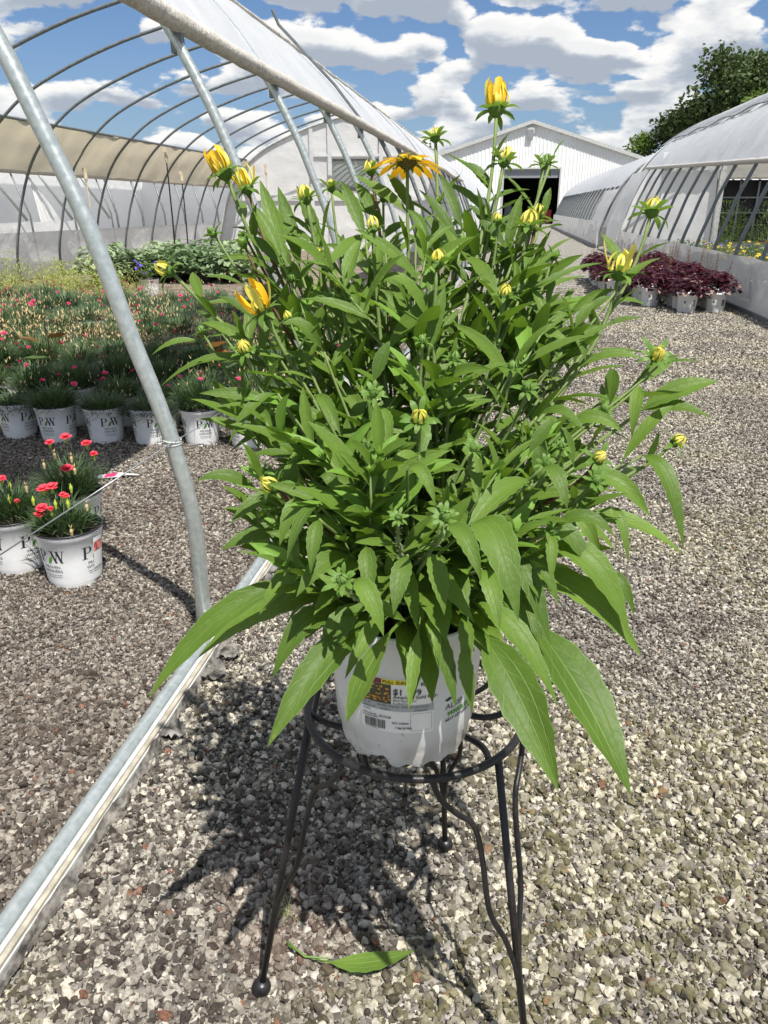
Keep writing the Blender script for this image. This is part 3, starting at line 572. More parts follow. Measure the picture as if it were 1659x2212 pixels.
tree(24.5,72,10.2,4.2,'yellow-green bushy tree low at the right frame edge',TRL,6000,22,8,leaf=.42)
tree(12.4,90,7.0,2.6,'lowest tree peeping over the greenhouse between barn and trees',TRD,3000,14,9,leaf=.4)
tree(-9.0,70,5.5,5,'dark tree seen through the end wall window of the bare greenhouse',TRD,4000,16,10,leaf=.5)
# ================================================================== LETTERING
def text_mesh(s,size,off=0.,shear=0.,xs=1.):
    cu=bpy.data.curves.new('t','FONT'); cu.body=s; cu.size=size; cu.offset=off; cu.resolution_u=2; cu.shear=shear; cu.align_x='CENTER'
    o=bpy.data.objects.new('t',cu); col.objects.link(o); dg=bpy.context.evaluated_depsgraph_get(); e=o.evaluated_get(dg); me=e.to_mesh()
    bm=bmesh.new(); bm.from_mesh(me); e.to_mesh_clear(); bpy.data.objects.remove(o); bpy.data.curves.remove(cu)
    for v in bm.verts: v.co.x*=xs
    return bm
def poly_mesh(polys):
    bm=bmesh.new()
    for p in polys: bm.faces.new([bm.verts.new((a,b,0)) for a,b in p])
    return bm
def merge(bm,src,dx,dz,mi=0,rot=0.):
    me=bpy.data.meshes.new('t'); M=Matrix.Rotation(rot,3,'Z')
    vm={}
    for v in src.verts:
        c=M@v.co; vm[v]=bm.verts.new((c.x+dx,c.y+dz,0))
    for f in src.faces:
        try: nf=bm.faces.new([vm[v] for v in f.verts]); nf.material_index=mi
        except ValueError: pass
    src.free()
def wrap(bm,Rf,a0,eps=.0006,step=.006):
    """bend flat print (x right, y up, metres) round a pot whose radius at height z is Rf(z); a0 = facing angle"""
    xs=[v.co.x for v in bm.verts]; x=min(xs)
    while x<max(xs):
        x+=step; bmesh.ops.bisect_plane(bm,geom=bm.verts[:]+bm.edges[:]+bm.faces[:],plane_co=(x,0,0),plane_no=(1,0,0))
    bmesh.ops.triangulate(bm,faces=bm.faces[:])
    for v in bm.verts:
        z=v.co.y; r=Rf(z)+eps+v.co.z; a=a0+v.co.x/Rf(z); v.co=(r*math.cos(a),r*math.sin(a),z)
    return bm
def box2(x0,y0,x1,y1): return [(x0,y0),(x1,y0),(x1,y1),(x0,y1)]
def serif_PW(s):
    P=[]
    def sl(x0,y0,x1,y1,w): P.append([(x0,y0),(x0+w,y0),(x1+w,y1),(x1,y1)])
    P.append(box2(-.98*s,0,-.80*s,1*s)); P.append(box2(-1.10*s,0,-.68*s,.05*s)); P.append(box2(-1.10*s,.95*s,-.80*s,1*s))
    N=10
    for k in range(N):
        a=-PI/2+PI*k/N; b=-PI/2+PI*(k+1)/N
        f=lambda t,ro,w: (-.66*s+(ro+w*max(math.cos(t),.0))*s*math.cos(t)*1.25,.73*s+(ro)*s*math.sin(t))
        P.append([f(a,.27,.0),f(b,.27,.0),f(b,.22,-.10)[:2],f(a,.22,-.10)[:2]][::-1])
    P.append(box2(-.80*s,.95*s,-.66*s,1*s)); P.append(box2(-.80*s,.46*s,-.66*s,.51*s))
    sl(.10*s,1*s,.38*s,0,.17*s); sl(.38*s,0,.62*s,1*s,.06*s); sl(.52*s,1*s,.80*s,0,.17*s); sl(.80*s,0,1.04*s,1*s,.06*s)
    P.append(box2(-.02*s,.96*s,.38*s,1*s)); P.append(box2(.44*s,.96*s,.78*s,1*s)); P.append(box2(.94*s,.96*s,1.2*s,1*s))
    out=poly_mesh(P); bmesh.ops.recalc_face_normals(out,faces=out.faces[:]); return out
def leafshape(s):
    pts=[(-.20,.02),(-.12,.30),(.02,.52),(.22,.66),(.20,.42),(.10,.18),(-.06,.04)]; return poly_mesh([[(a*s,b*s) for a,b in pts]])
# ================================================================== BRANDED POTS
PH=.192
def Rp(z): return .083+.020*z/PH
def pot_body(n=48,notch=True):
    q=MB()
    def zf(i,k,z):
        if i==0: return z+(.004 if (k%3==0) else 0)+(.011 if notch and (k%16) in (0,1,2) else 0)
        return z
    q.lathe([(.0815,.0),(.0835,.012),(.0845,.016),(.0855,.022),(Rp(.09),.09),(Rp(.165)+.0005,.165),(Rp(.167)+.0035,.168),(Rp(.185)+.0045,.186)],n,0,zf=zf)
    q.lathe([(Rp(.185)+.0045,.186),(Rp(.19)+.0065,.188),(Rp(.19)+.0065,.192),(Rp(.19)+.002,.193),(Rp(.19)-.001,.190),(Rp(.15)-.002,.15)],n,1)
    q.lathe([(1e-4,.010),(.080,.010),(.0815,.0)],n,0)
    return q.mesh('pot',[potw,potk],True)
def pot_soil():
    q=MB(); q.grid(lambda a,b:((Rp(.165)-.001)*a*math.cos(2*PI*b),(Rp(.165)-.001)*a*math.sin(2*PI*b),.166+.007*noise.noise(Vector((a*5*math.cos(2*PI*b),a*5*math.sin(2*PI*b),1)))),8,24); return q.mesh('soil',soil,True)
def pot_print(a_first,nrep=4,full=True):
    bm=bmesh.new()
    tot=bmesh.new()
    for k in range(nrep):
        b=bmesh.new(); merge(b,serif_PW(.043),0,.098,0); merge(b,leafshape(.046),-.001,.094,2)
        merge(b,text_mesh('PROVEN',.0150,0,0,1.0),0,.077,0); merge(b,text_mesh('WINNERS',.0150,0,0,1.0),0,.062,0)
        if full:
            merge(b,text_mesh('Better Garden Starts',.0068,.0001),0,.051,1); merge(b,text_mesh('with a Better Plant',.0068,.0001),0,.043,1)
        wrap(b,Rp,a_first+k*2*PI/nrep); me=bpy.data.meshes.new('t'); b.to_mesh(me); b.free(); tot.from_mesh(me); bpy.data.meshes.remove(me)
    me=bpy.data.meshes.new('pot_print'); tot.to_mesh(me); tot.free(); bm.free()
    for m in (ink,inkg,leafprint): me.materials.append(m)
    return me
potM=pot_body(); soilM=pot_soil(); printM=pot_print(-PI/2)
def blade(q,base,az_,lean,L,w,mi=0,curl=.5,rr=R,seg=3):
    d=Vector((math.cos(az_),math.sin(az_),0)); s=Vector((-math.sin(az_),math.cos(az_),0)); vs=[];p=Vector(base); th=lean
    for i in range(seg+1):
        t=i/seg; ww=w*(1-t**1.6)*(.55+.9*min(t*2,.5)); 
        if i<seg: vs+= [p-s*ww,p+s*ww]
        else: vs.append(p)
        th+=curl/seg; p=p+(d*math.sin(th)+Vector((0,0,1))*math.cos(th))*(L/seg)
    fs=[(2*i,2*i+1,2*i+3,2*i+2) for i in range(seg-1)]+[(2*seg-2,2*seg-1,2*seg)]; q.add(vs,fs,mi)
def dianthus_foliage(nb,h,spread,w,m_,seed,dry=0,w2=None):
    rr=random.Random(seed); q=MB()
    for i in range(nb):
        r=spread*math.sqrt(rr.random()); a=rr.uniform(0,2*PI); base=(r*.55*math.cos(a),r*.55*math.sin(a),.168+rr.uniform(0,h*.45)*(1-r/spread*.6))
        blade(q,base,a+rr.uniform(-.9,.9),.15+1.0*(r/spread)*rr.random()+.1,h*rr.uniform(.35,.75),w*rr.uniform(.7,1.2),0,rr.uniform(.1,.9))
    if dry:
        for i in range(dry):
            r=spread*1.05*math.sqrt(rr.random()); a=rr.uniform(0,2*PI); c=Vector((r*math.cos(a),r*math.sin(a),.17+h*rr.uniform(.7,1.12)))
            for k in range(2):
                blade(q,c,rr.uniform(0,6.28),rr.uniform(.0,.6),rr.uniform(.016,.028),.0028,1,.3,seg=2)
    return q.mesh('foliage',[m_,tan])
def dflower(q,c,r,rr,mi=0,n=9,tilt=None):
    up=Vector((rr.gauss(0,.35),rr.gauss(0,.35)-.1,1)).normalized() if tilt is None else tilt
    a=up.orthogonal().normalized(); b=up.cross(a)
    for k in range(n):
        t=2*PI*k/n+rr.uniform(-.2,.2); d=a*math.cos(t)+b*math.sin(t); e=up.cross(d); rad=r*rr.uniform(.8,1.1); z=up*r*rr.uniform(.0,.35)
        q.add([c,c+d*rad*.7-e*rad*.33+z,c+d*rad+z*1.1-e*rad*.15,c+d*rad*.93+z*.9+e*rad*.02,c+d*rad*1.02+z*1.2+e*rad*.17,c+d*rad*.7+e*rad*.33+z],[(0,1,2,3,4,5)],mi)
    for k in range(n-2):
        t=2*PI*k/(n-2)+.3; d=a*math.cos(t)+b*math.sin(t); e=up.cross(d); rad=r*.6; z=up*r*.45
        q.add([c,c+d*rad-e*rad*.4+z,c+d*rad*.95+z*1.2,c+d*rad+e*rad*.4+z],[(0,1,2,3)],mi)
def bloom_mesh(nf,h,spread,seed,r=.017,m_=None):
    rr=random.Random(seed); q=MB()
    for i in range(nf):
        rad=spread*math.sqrt(rr.random()); a=rr.uniform(0,2*PI); c=Vector((rad*math.cos(a),rad*math.sin(a),.17+h*rr.uniform(.85,1.2)))
        q.tube([Vector((c.x*.5,c.y*.5,.17)),c],.0012,3,1,cap=False); dflower(q,c,r*rr.uniform(.7,1.15),rr)
    return q.mesh('blooms',[m_ or pinkf,GRS])
fol_dark=[dianthus_foliage(620,.20,.165,.0034,GRS,k,dry=14) for k in range(3)]
fol_dry=[dianthus_foliage(380,.18,.17,.0032,GRS,10+k,dry=58) for k in range(3)]
fol_blue=[dianthus_foliage(420,.19,.17,.0032,GRSB,20+k,dry=8) for k in range(3)]
blm=[bloom_mesh(nf,.17,.14,30+nf*3+k) for nf,k in ((1,0),(2,0),(3,0),(2,1),(4,0))]
blm.append(None)
# bed of potted dianthus
def dpot(x,y,rz,fol,bl,label,group,sc_=1.,prt=False):
    t=empty('potted_dianthus',(x,y,0),label,'potted plant',group,rz); t.scale=(sc_,)*3
    p=put('pot',potM,t); put('soil',soilM,t); put('foliage',fol,t,rot=(0,0,R.uniform(0,6.28)),scale=(1,1,R.uniform(.72,1.28)))
    if bl: put('blooms',bl,t,rot=(0,0,R.uniform(0,6.28)),scale=(1,1,R.uniform(.9,1.1)))
    if prt: put('pot_print',printM,p)
    return t
fr=[(-2.555,3.70,-.35,'leftmost front-row white pot of dianthus, cut by the frame edge and half sunlit'),
    (-2.305,3.66,-.05,'front-row white dianthus pot whose logo faces straight out, second from the left'),
    (-2.045,3.68,.75,'front-row white dianthus pot turned so two logos show, third from the left'),
    (-1.80,3.70,-.85,'front-row white dianthus pot standing just left of the nearest steel hoop'),
    (-1.53,3.72,.60,'front-row white dianthus pot standing just right of the nearest steel hoop'),
    (-1.27,3.70,-.5,'front-row white dianthus pot half behind the rudbeckia leaves'),
    (-1.02,3.72,.2,'rightmost front-row white dianthus pot, mostly hidden by the rudbeckia')]
for i,(x,y,rz,lb) in enumerate(fr): dpot(x,y,rz,fol_dark[i%3],blm[(i*2)%6],lb,'front row of potted dianthus',prt=True)
ORD=['first','second','third','fourth','fifth','sixth','seventh','eighth','ninth','tenth','eleventh','twelfth','thirteenth','fourteenth','fifteenth','sixteenth','seventeenth','eighteenth','nineteenth','twentieth','twenty-first','twenty-second','twenty-third','twenty-fourth']
row=0; y=3.97
while y<8.6:
    x=-1.05-.13*(row%2); ci_=0
    while x>-.60*y-.75:
        kind='dark' if y<4.55 else ('dry' if y<6.2 else 'blue')
        fz={'dark':fol_dark,'dry':fol_dry,'blue':fol_blue}[kind]; b=R.choice(blm+[None]*4 if kind!='dry' else blm[:2]+[None]*4)
        lab={'dark':'dark dianthus pot','dry':'dried tan dianthus pot','blue':'bluish dianthus pot'}[kind]+', %s row of the bed, %s from the path side'%(ORD[row+1],ORD[ci_]); ci_+=1
        t=dpot(x+R.uniform(-.02,.02),y+R.uniform(-.02,.02),R.uniform(0,6),fz[R.randrange(3)],b,lab,{'dark':'potted dianthus behind the front row','dry':'dianthus pots with dried flowers','blue':'dianthus pots at the back of the bed'}[kind],sc_=R.uniform(.84,1.14))
        x-=.262
    y+=.262; row+=1
# three near pots with coral flowers
def near_pot(loc,rz,seed,label,flowers,h=.15,foff=(0,0)):
    rr=random.Random(seed); t=empty('potted_dianthus',loc,label,'potted plant','near dianthus pots at the left edge',rz)
    p=put('pot',potM,t); put('pot_print',printM,p); put('soil',soilM,t)
    q=MB()
    for i in range(520):
        r=.085*math.sqrt(rr.random()); a=rr.uniform(0,2*PI); base=(foff[0]+r*.8*math.cos(a),foff[1]+r*.8*math.sin(a),.168+rr.uniform(0,h*.55)*(1-r/.085*.7))
        blade(q,base,a+rr.uniform(-.8,.8),.1+.95*(r/.085)*rr.random()+.1,h*rr.uniform(.35,.72),.0030*rr.uniform(.7,1.2),0,rr.uniform(.1,.9),seg=4)
    q.build('foliage',GRS,t)
    for (fx,fy,fz,fr_,kind) in flowers:
        c=Vector((fx,fy,fz)); q=MB(); rr2=random.Random(int(fx*1e4)+seed)
        q.tube([Vector((fx*.6,fy*.6,.18)),Vector((fx*.85,fy*.85,fz*.8)),c-Vector((0,0,.012))],.0014,5,1)
        q.tube([c-Vector((0,0,.022)),c-Vector((0,0,.006)),c],[.003,.0055,.0045],7,2)
        if kind=='f':
            for k in range(3): dflower(q,c+Vector((0,0,.002*k)),1.3*fr_*(1-.18*k),rr2,0,12,tilt=Vector((.1,-.25,1)).normalized())
            q.build('flower',[redf,GRS,limec],t)
        elif kind=='b': q.tube([c,c+Vector((0,0,.010))],[.004,.001],6,0); q.build('flower_bud',[limec,GRS,limec],t)
        else: 
            for k in range(4): blade(q,c,k*1.6,.2,.018,.003,0,.3,seg=2)
            q.build('dry_flower',[tan,GRS,tan],t)
    return t
near_pot((-1.36,2.125,0),-.21,5,'nearest white pot of coral dianthus, with black inner rim and space on its right side',
  [(-.055,-.02,.315,.017,'f'),(-.030,-.01,.322,.016,'f'),(-.045,-.05,.262,.016,'f'),(-.048,-.058,.245,.014,'f'),(.02,-.02,.305,.010,'f'),(.034,-.022,.303,.009,'f'),(.014,-.05,.29,.01,'b'),(.045,-.03,.288,.01,'b'),(-.075,-.05,.29,.01,'b'),(.028,.01,.325,.01,'b'),(-.008,-.05,.265,.008,'f'),(.09,.0,.275,.01,'d'),(.07,-.06,.21,.01,'d')],.14,(-.018,0))
near_pot((-1.600,2.19,0),-.35,6,'white dianthus pot cut by the left frame edge, left of the nearest pot',
  [(.05,-.03,.27,.012,'b'),(.02,.0,.30,.012,'b'),(.06,.03,.29,.01,'d'),(-.02,.0,.31,.015,'f'),(.07,-.02,.255,.008,'f')],.17)
near_pot((-1.52,2.43,0),.2,8,'dianthus pot with a dark rim, behind the nearest pot, many coral and dried blooms',
  [(.02,-.06,0.295,.018,'f'),(.00,.03,0.385,.016,'f'),(.07,.03,0.360,.014,'f'),(.10,.0,0.330,.011,'f'),(-.06,.03,0.365,.013,'f'),(-.03,-.02,0.340,.01,'d'),(.03,-.03,0.330,.01,'d'),(.05,-.07,0.300,.01,'d'),(.00,-.07,0.285,.01,'d'),(-.06,-.05,0.315,.01,'d')],.20)
# photo label on the nearest pot
q=MB(); q.grid(lambda a,b:((Rp(.06+.12*b)+.0012)*math.cos(-PI/2+1.50+.50*a-.0),(Rp(.06+.12*b)+.0012)*math.sin(-PI/2+1.50+.50*a),.058+.115*b),8,2)
dl=q.build('plant_label',labw,None); dl.parent=[o for o in bpy.data.objects if o.get('label','').startswith('nearest white pot of coral')][0]
q=MB(); q.grid(lambda a,b:((Rp(.12+.05*b)+.0016)*math.cos(-PI/2+1.52+.46*a),(Rp(.12+.05*b)+.0016)*math.sin(-PI/2+1.52+.46*a),.115+.055*b),8,3)
q.build('label_photo',mat('pink_flower_photo',(.10,.09,.05),.4,0,(.75,.12,.14),ns=70,stops=[(.42,(.09,.10,.05)),(.5,(.55,.08,.10)),(.6,(.80,.25,.22))]),dl)
# vine seedlings among the pots
def broad(q,c,az_,tilt,s,mi=0):
    d=Vector((math.cos(az_)*math.cos(tilt),math.sin(az_)*math.cos(tilt),math.sin(tilt))); e=Vector((-math.sin(az_),math.cos(az_),0)); n_=d.cross(e)
    pts=[(0,0),(-.12,.42),(.18,.58),(.55,.46),(.80,.22),(1.05,0),(.80,-.22),(.55,-.46),(.18,-.58),(-.12,-.42)]
    vs=[c+d*a*s+e*b*s*.9+n_*abs(b)*s*.22 for a,b in pts]; q.add(vs,[(0,1,2,3,4,5),(0,5,6,7,8,9)],mi)
for i,(px,py,Y,z,lv,lb) in enumerate((
    (112,800,4.05,.30,[(-.05,-.02,.28,.10,1),(.06,0,.30,.09,1),(.0,-.03,.18,.12,0),(.03,-.06,.14,.09,0),(-.02,-.1,.06,.08,0)],'vine seedling with brown and green leaves above the second front-row pot'),
    (400,690,4.6,.55,[(-.08,0,.30,.12,0),(.10,0,.28,.11,0),(0,0,.38,.12,0),(-.04,-.05,.18,.12,0),(.08,-.04,.16,.12,0),(.15,0,.42,.13,1),(.20,0,.1,.11,1)],'leafy vine with dark heart-shaped leaves right of the steel hoop'),
    (480,800,4.0,.3,[(-.03,0,.28,.11,1),(.05,-.02,.26,.12,1),(.06,0,.2,.1,0)],'seedling with bronze leaves beside the rudbeckia foliage'))):
    b=PY(px,py,Y); t=empty('vine_seedling',(b.x,Y,.17),lb,'weed'); q=MB(); q.tube([(0,0,0),(.01,0,.2),(0,0,.4)],.0025,5); 
    for dx,dy,dz,s,mi in lv: q.tube([(0,0,dz*.7),(dx*.6,dy*.6,dz)],.0015,4)
    q.build('stem',STR,t)
    for dx,dy,dz,s,mi in lv:
        q=MB(); broad(q,Vector((0,0,0)),R.uniform(-2.6,-.6),R.uniform(-.4,.5),s); q.build('leaf',BRN if mi else WEED,t,loc=(dx,dy,dz))
# ================================================================== BACK OF THE LEFT BED
def clump(nl,h,spread,leafl,leafw,m_,seed,up_=.6,z0=.0,name='foliage',rounded=False):
    rr=random.Random(seed); q=MB()
    for i in range(nl):
        d=Vector((rr.gauss(0,1),rr.gauss(0,1),abs(rr.gauss(0,1))*up_+.1)).normalized(); rad=rr.random()**.4
        c=Vector((d.x*spread*rad,d.y*spread*rad,z0+h*min(1,d.z*rad*1.1+.08)))
        az_=math.atan2(d.y,d.x)+rr.uniform(-.8,.8)
        if rounded: broad(q,c,az_,rr.uniform(-.7,.5),leafl*rr.uniform(.6,1.1))
        else: blade(q,c,az_,rr.uniform(.4,1.4),leafl*rr.uniform(.6,1.1),leafw,0,.5,seg=2)
    return q.mesh(name,m_)
yg=[clump(900,.42,.34,.055,.009,YGR,50+k) for k in range(3)]
k=0
for (x,y,s) in [(-5.2,8.9,1),(-5.7,9.3,1.05),(-4.9,9.5,.85),(-6.3,9.2,1.1),(-5.4,10.0,1.15),(-6.0,10.1,1),(-6.7,10.0,1.2),(-5.0,10.3,.8),(-6.3,10.8,1.15),(-7.1,10.7,1.1),(-5.7,10.8,.9),(-7.0,11.6,1.1)]:
    t=empty('golden_shrub',(x,y,0),'feathery yellow-green shrub behind the dianthus, %s counting from front to back of its patch'%ORD[k],'shrub','yellow-green shrubs behind the dianthus'); put('foliage',yg[k%3],t,scale=(s,s,s*R.uniform(.8,1.2)),rot=(0,0,k)); 
    q=MB(); q.tube([(0,0,0),(.02,0,.2)],.01,5); q.build('stem',barkm,t); k+=1
ho=[clump(300,.40,.42,.105,.03,HOS,60+k,z0=.12,rounded=True) for k in range(3)]
q=MB(); q.lathe([(.13,0),(.165,.26),(.172,.27),(.165,.28),(.155,.26),(.15,.2)],20); q.lathe([(1e-4,.24),(.155,.24)],20); hpm=q.mesh('pot',potk,True)
k=0
for (px,py) in [(225,612),(258,606),(292,604),(325,600),(352,597),(385,604),(412,600),(440,605),(470,598),(500,604),(395,585),(430,584),(460,583),(490,586),(520,590),(350,582)]:
    g=G(px,py+8); t=empty('hosta_pot',(g.x,g.y,0),'variegated plant in black pot, %s from the left in its %s row'%(ORD[k if k<10 else k-10],'front' if k<10 else 'back'),'potted plant','variegated plants in black pots along the far side'); put('pot',hpm,t); put('foliage',ho[k%3],t,rot=(0,0,k),scale=(1,1,R.uniform(.9,1.25))); k+=1
# white pot with violet flowers on the soil
g=G(326,640); t=empty('violet_flower_pot',(g.x,g.y,0),'white pot of violet flowers standing alone on brown soil behind the hoop','potted plant')
put('pot',potM,t,scale=(1.25,1.25,1.25)); put('foliage',clump(160,.2,.17,.07,.012,WEED,71,z0=.24),t)
q=MB(); rr=random.Random(3)
for i in range(12): dflower(q,Vector((rr.uniform(-.22,.12),rr.uniform(-.15,.1),.36+rr.uniform(-.06,.12))),.024,rr,0,6)
q.build('blooms',purplef,t)
g=G(212,607); t=empty('tipped_pot',(g.x,g.y,.0),'small white pot lying tipped over on the brown soil','pot'); put('pot',potM,t,rot=(1.4,0,.6),loc=(0,0,.09)); 
# sprinkler risers
for px,py,Y,zt,bz_,lb in ((358,330,13.0,0,0,'tall black sprinkler riser with a beige head left of centre'),(392,378,15.5,0,0,'shorter sprinkler riser just right of the tall black one'),(184,372,13.5,0,0,'beige sprinkler head beside the nearest steel hoop'),(574,362,17.5,0,0,'beige sprinkler head above the rudbeckia leaves')):
    p=PY(px,py,Y); t=empty('sprinkler',(p.x,Y,0),lb,'sprinkler'); q=MB(); q.tube([(0,0,0),(.01,0,p.z*.5),(0,0,p.z-.14)],[.016,.014,.011],8); q.build('riser',iron if px<400 and px>300 else beige,t)
    q=MB(); q.tube([(0,0,p.z-.15),(0,0,p.z-.1),(.0,0,p.z+.02)],[.02,.032,.024],8); q.box((-.038,-.024,p.z),(.02,.024,p.z+.07)); q.build('head',beige,t)
# plant tag on the gravel
g=G(248,1033); t=empty('plant_tag',(g.x,g.y,.014),'white plant tag with a pink flower picture lying on the gravel','plant tag',rz=.15)
q=MB(); pts=[(-.09,-.012),(-.075,-.028),(.02,-.03),(.05,-.006),(.105,-.004),(.115,.002),(.10,.008),(.05,.010),(.02,.032),(-.07,.030),(-.09,.014)]
q.add([(a,b,.006*math.sin(a*25)) for a,b in pts],[tuple(range(11))]); q.add([(a,b,.006*math.sin(a*25)-.002) for a,b in pts],[tuple(range(11))[::-1]]); q.build('card',labw,t)
q=MB(); q.grid(lambda a,b:(-.045+.055*a,-.024+.048*b,.004+.006*math.sin((-.045+.055*a)*25)),4,2); q.build('flower_picture',pinkf,t)
# ================================================================== HEUCHERAS
q=MB(); q.lathe([(.095,0),(.1,.02),(.118,.20),(.124,.205),(.124,.222),(.117,.222),(.112,.18)],28); q.lathe([(1e-4,.19),(.113,.19)],28,1); hp2=q.mesh('pot',[potw,soil],True)
q=MB()
def hslab(q,x0,z0,x1,z1,mi): q.grid(lambda a,b:((.0985+.1*(z0+(z1-z0)*b)+.0012)*math.sin(x0+(x1-x0)*a),-(.0985+.1*(z0+(z1-z0)*b)+.0012)*math.cos(x0+(x1-x0)*a),z0+(z1-z0)*b),4,2,mi)
hslab(q,-.55,.085,-.1,.15,0); hslab(q,-.50,.11,-.28,.14,1); hslab(q,.45,.08,.75,.15,1)
hlab=q.mesh('plant_label',[labw,inkg],True)
def heuf(seed):
    rr=random.Random(seed); q=MB()
    for i in range(210):
        a=rr.uniform(0,2*PI); ph=rr.random()**.7; rad=.24*math.sin(ph*1.45); c=Vector((rad*math.cos(a),rad*math.sin(a),.20+.20*math.cos(ph*1.5)+rr.uniform(-.03,.03)))
        broad(q,c,a+rr.uniform(-.9,.9),rr.uniform(-.7,.35)-.3*ph,.062*rr.uniform(.6,1.1),1 if (rr.random()<.05+.22*(ph>.8)) else 0)
    return q.mesh('foliage',[HEU,HEU2])
def heus(seed):
    rr=random.Random(seed); q=MB()
    for i in range(3):
        x,y=rr.uniform(-.12,.12),rr.uniform(-.12,.12); hh=rr.uniform(.5,.75); q.tube([(x*.5,y*.5,.3),(x,y,hh)],.0025,4)
        for k in range(16): q.ball((x*1.0+rr.uniform(-.02,.02),y+rr.uniform(-.02,.02),hh-rr.random()*.22),.005,2)
    return q.mesh('flower_spike',STR)
hf=[heuf(80+k) for k in range(4)]; hs=[heus(90+k) for k in range(3)]
k=0
for j in range(15):
    for i in range(4):
        x=2.47-.325*i+R.uniform(-.03,.03)-(.0 if j<9 else .0); yy=9.86+.33*j+(.0,-.12,.45,1.5)[i]+R.uniform(-.03,.03)
        if (i==2 and j>12) or (i==3 and j>8): continue
        lab={ (0,0):'burgundy heuchera pot at the near right corner of the block, beside the plastic skirt',(0,1):'burgundy heuchera in the nearest white pot with two labels, left of the corner one'}.get((j,i),'burgundy heuchera pot, %s row back in its block, %s from the greenhouse skirt'%(ORD[j],ORD[i]))
        t=empty('heuchera_pot',(x,yy,0),lab,'potted plant','burgundy heucheras in white pots along the right greenhouse',rz=R.uniform(-.3,.3) if j<1 else R.uniform(0,6))
        p=put('pot',hp2,t); put('foliage',hf[k%4],t,rot=(0,0,R.uniform(0,6)),scale=(1,1,R.uniform(.85,1.1)))
        if j<2: put('plant_label',hlab,p)
        if i==0 and j%2==0 or R.random()<.2: put('flower_spike',hs[k%3],t)
        k+=1
# flowers growing inside the right greenhouse
fm=[clump(260,.34,.30,.09,.014,WEED,100+k,z0=.14) for k in range(3)]
def fl(seed,m_):
    rr=random.Random(seed); q=MB()
    for i in range(6 if m_ is not purplef else 2): dflower(q,Vector((rr.uniform(-.28,.28),rr.uniform(-.28,.28),.42+rr.uniform(-.05,.14))),.035,rr,0,6)
    return q.mesh('blooms',m_)
fo=[fl(1,orangef),fl(2,mat('yellow_bloom',(.80,.60,.05),.6)),fl(3,purplef)]
k=0
for j in range(9):
    for i in range(6):
        x=3.35+.55*i+R.uniform(-.1,.1); yy=11.5+1.0*j+R.uniform(-.2,.2); 
        t=empty('flower_pot',(x,yy,0),['orange','yellow','violet'][0 if i>2 and j<6 else (1 if j<6 else 2)]+' flowers inside the right greenhouse, %s row back, %s from its side'%(ORD[j],ORD[i]),'potted plant',['orange flowers inside the right greenhouse','yellow flowers inside the right greenhouse','violet flowers inside the right greenhouse'][0 if i>2 and j<6 else (1 if j<6 else 2)])
        put('pot',hp2,t); put('foliage',fm[k%3],t,rot=(0,0,k)); put('blooms',fo[0 if i>2 and j<6 else (1 if j<6 else 2)],t,rot=(0,0,k*2)); k+=1
q=MB(); sb=clump(1600,1.3,1.3,.16,.03,WEED,130); 
for x,yy,s,w_ in ((5.6,25.6,.62,'left'),(7.0,25.3,.7,'middle'),(8.6,25.5,1.0,'right')):
    t=empty('background_bush',(x+.6,yy-.9,0),'dark green bush beyond the end opening of the right greenhouse, %s of three'%w_,'bush','bushes behind the right greenhouse'); put('foliage',sb,t,scale=(s,s,s*1.6))
# ================================================================== PLANT STAND
RC=Vector((-.092,.90,.50)); RR=.150
st=empty('plant_stand',(RC.x,RC.y,0),'black wrought iron plant stand with three ball-footed legs on the gravel','plant stand')
SC=Vector((RC.x,RC.y,0)); br_r=.0052
q=MB(); q.tube([Vector((RR*math.cos(t),RR*math.sin(t),.5)) for t in np.linspace(0,2*PI,73)],.0053,12,cap=False); q.build('ring',iron,st,True)
feet=[G(566,2146)-SC,G(961,1836)-SC,Vector((.097,.742,0))-SC]
feet[2]=Vector((.185,-.150,0))
for i,f in enumerate(feet):
    f.z=.014; a=math.atan2(f.y,f.x); top=Vector((RR*math.cos(a),RR*math.sin(a),.5)); out=Vector((math.cos(a),math.sin(a),0)); tg=Vector((-math.sin(a),math.cos(a),0))
    q=MB(); q.tube([top,f],.0051,12); lg=q.build('leg',iron,st,True)
    q=MB(); q.ball((f.x,f.y,.015),.0152,10,0,.92); q.build('ball_foot',iron,lg,True)
    for s in (-1,1):
        da=.64; at=Vector((RR*math.cos(a+s*da),RR*math.sin(a+s*da),.497)); P=[]
        def legp(z): t=(z-.014)/(.486); return f+(top-f)*t
        j=legp(.175)
        # drop, bow outwards, kink back to the leg
        off=(at-top); W_=off
        def B(z,k,o_=0.): return legp(z)+W_*k+out*o_
        P=[at,B(.47,.90,0),B(.44,.66,.0),B(.425,.50,.0),B(.40,.42,0),B(.36,.39,0),B(.32,.385,0),B(.29,.37,0),B(.265,.30,0),B(.235,.17,0),B(.205,.09,.0),B(.185,.045,0),B(.165,.03,.0)]
        P=[Vector(p) for p in P]
        S=[]
        for u in range(len(P)-1):
            p0=P[max(u-1,0)];p1=P[u];p2=P[u+1];p3=P[min(u+2,len(P)-1)]
            for t in (0,.33,.66): S.append(.5*((2*p1)+(-p0+p2)*t+(2*p0-5*p1+4*p2-p3)*t*t+(-p0+3*p1-3*p2+p3)*t**3))
        S.append(P[-1]); q=MB(); q.tube(S,.0039,10); q.build('brace',iron,st,True)
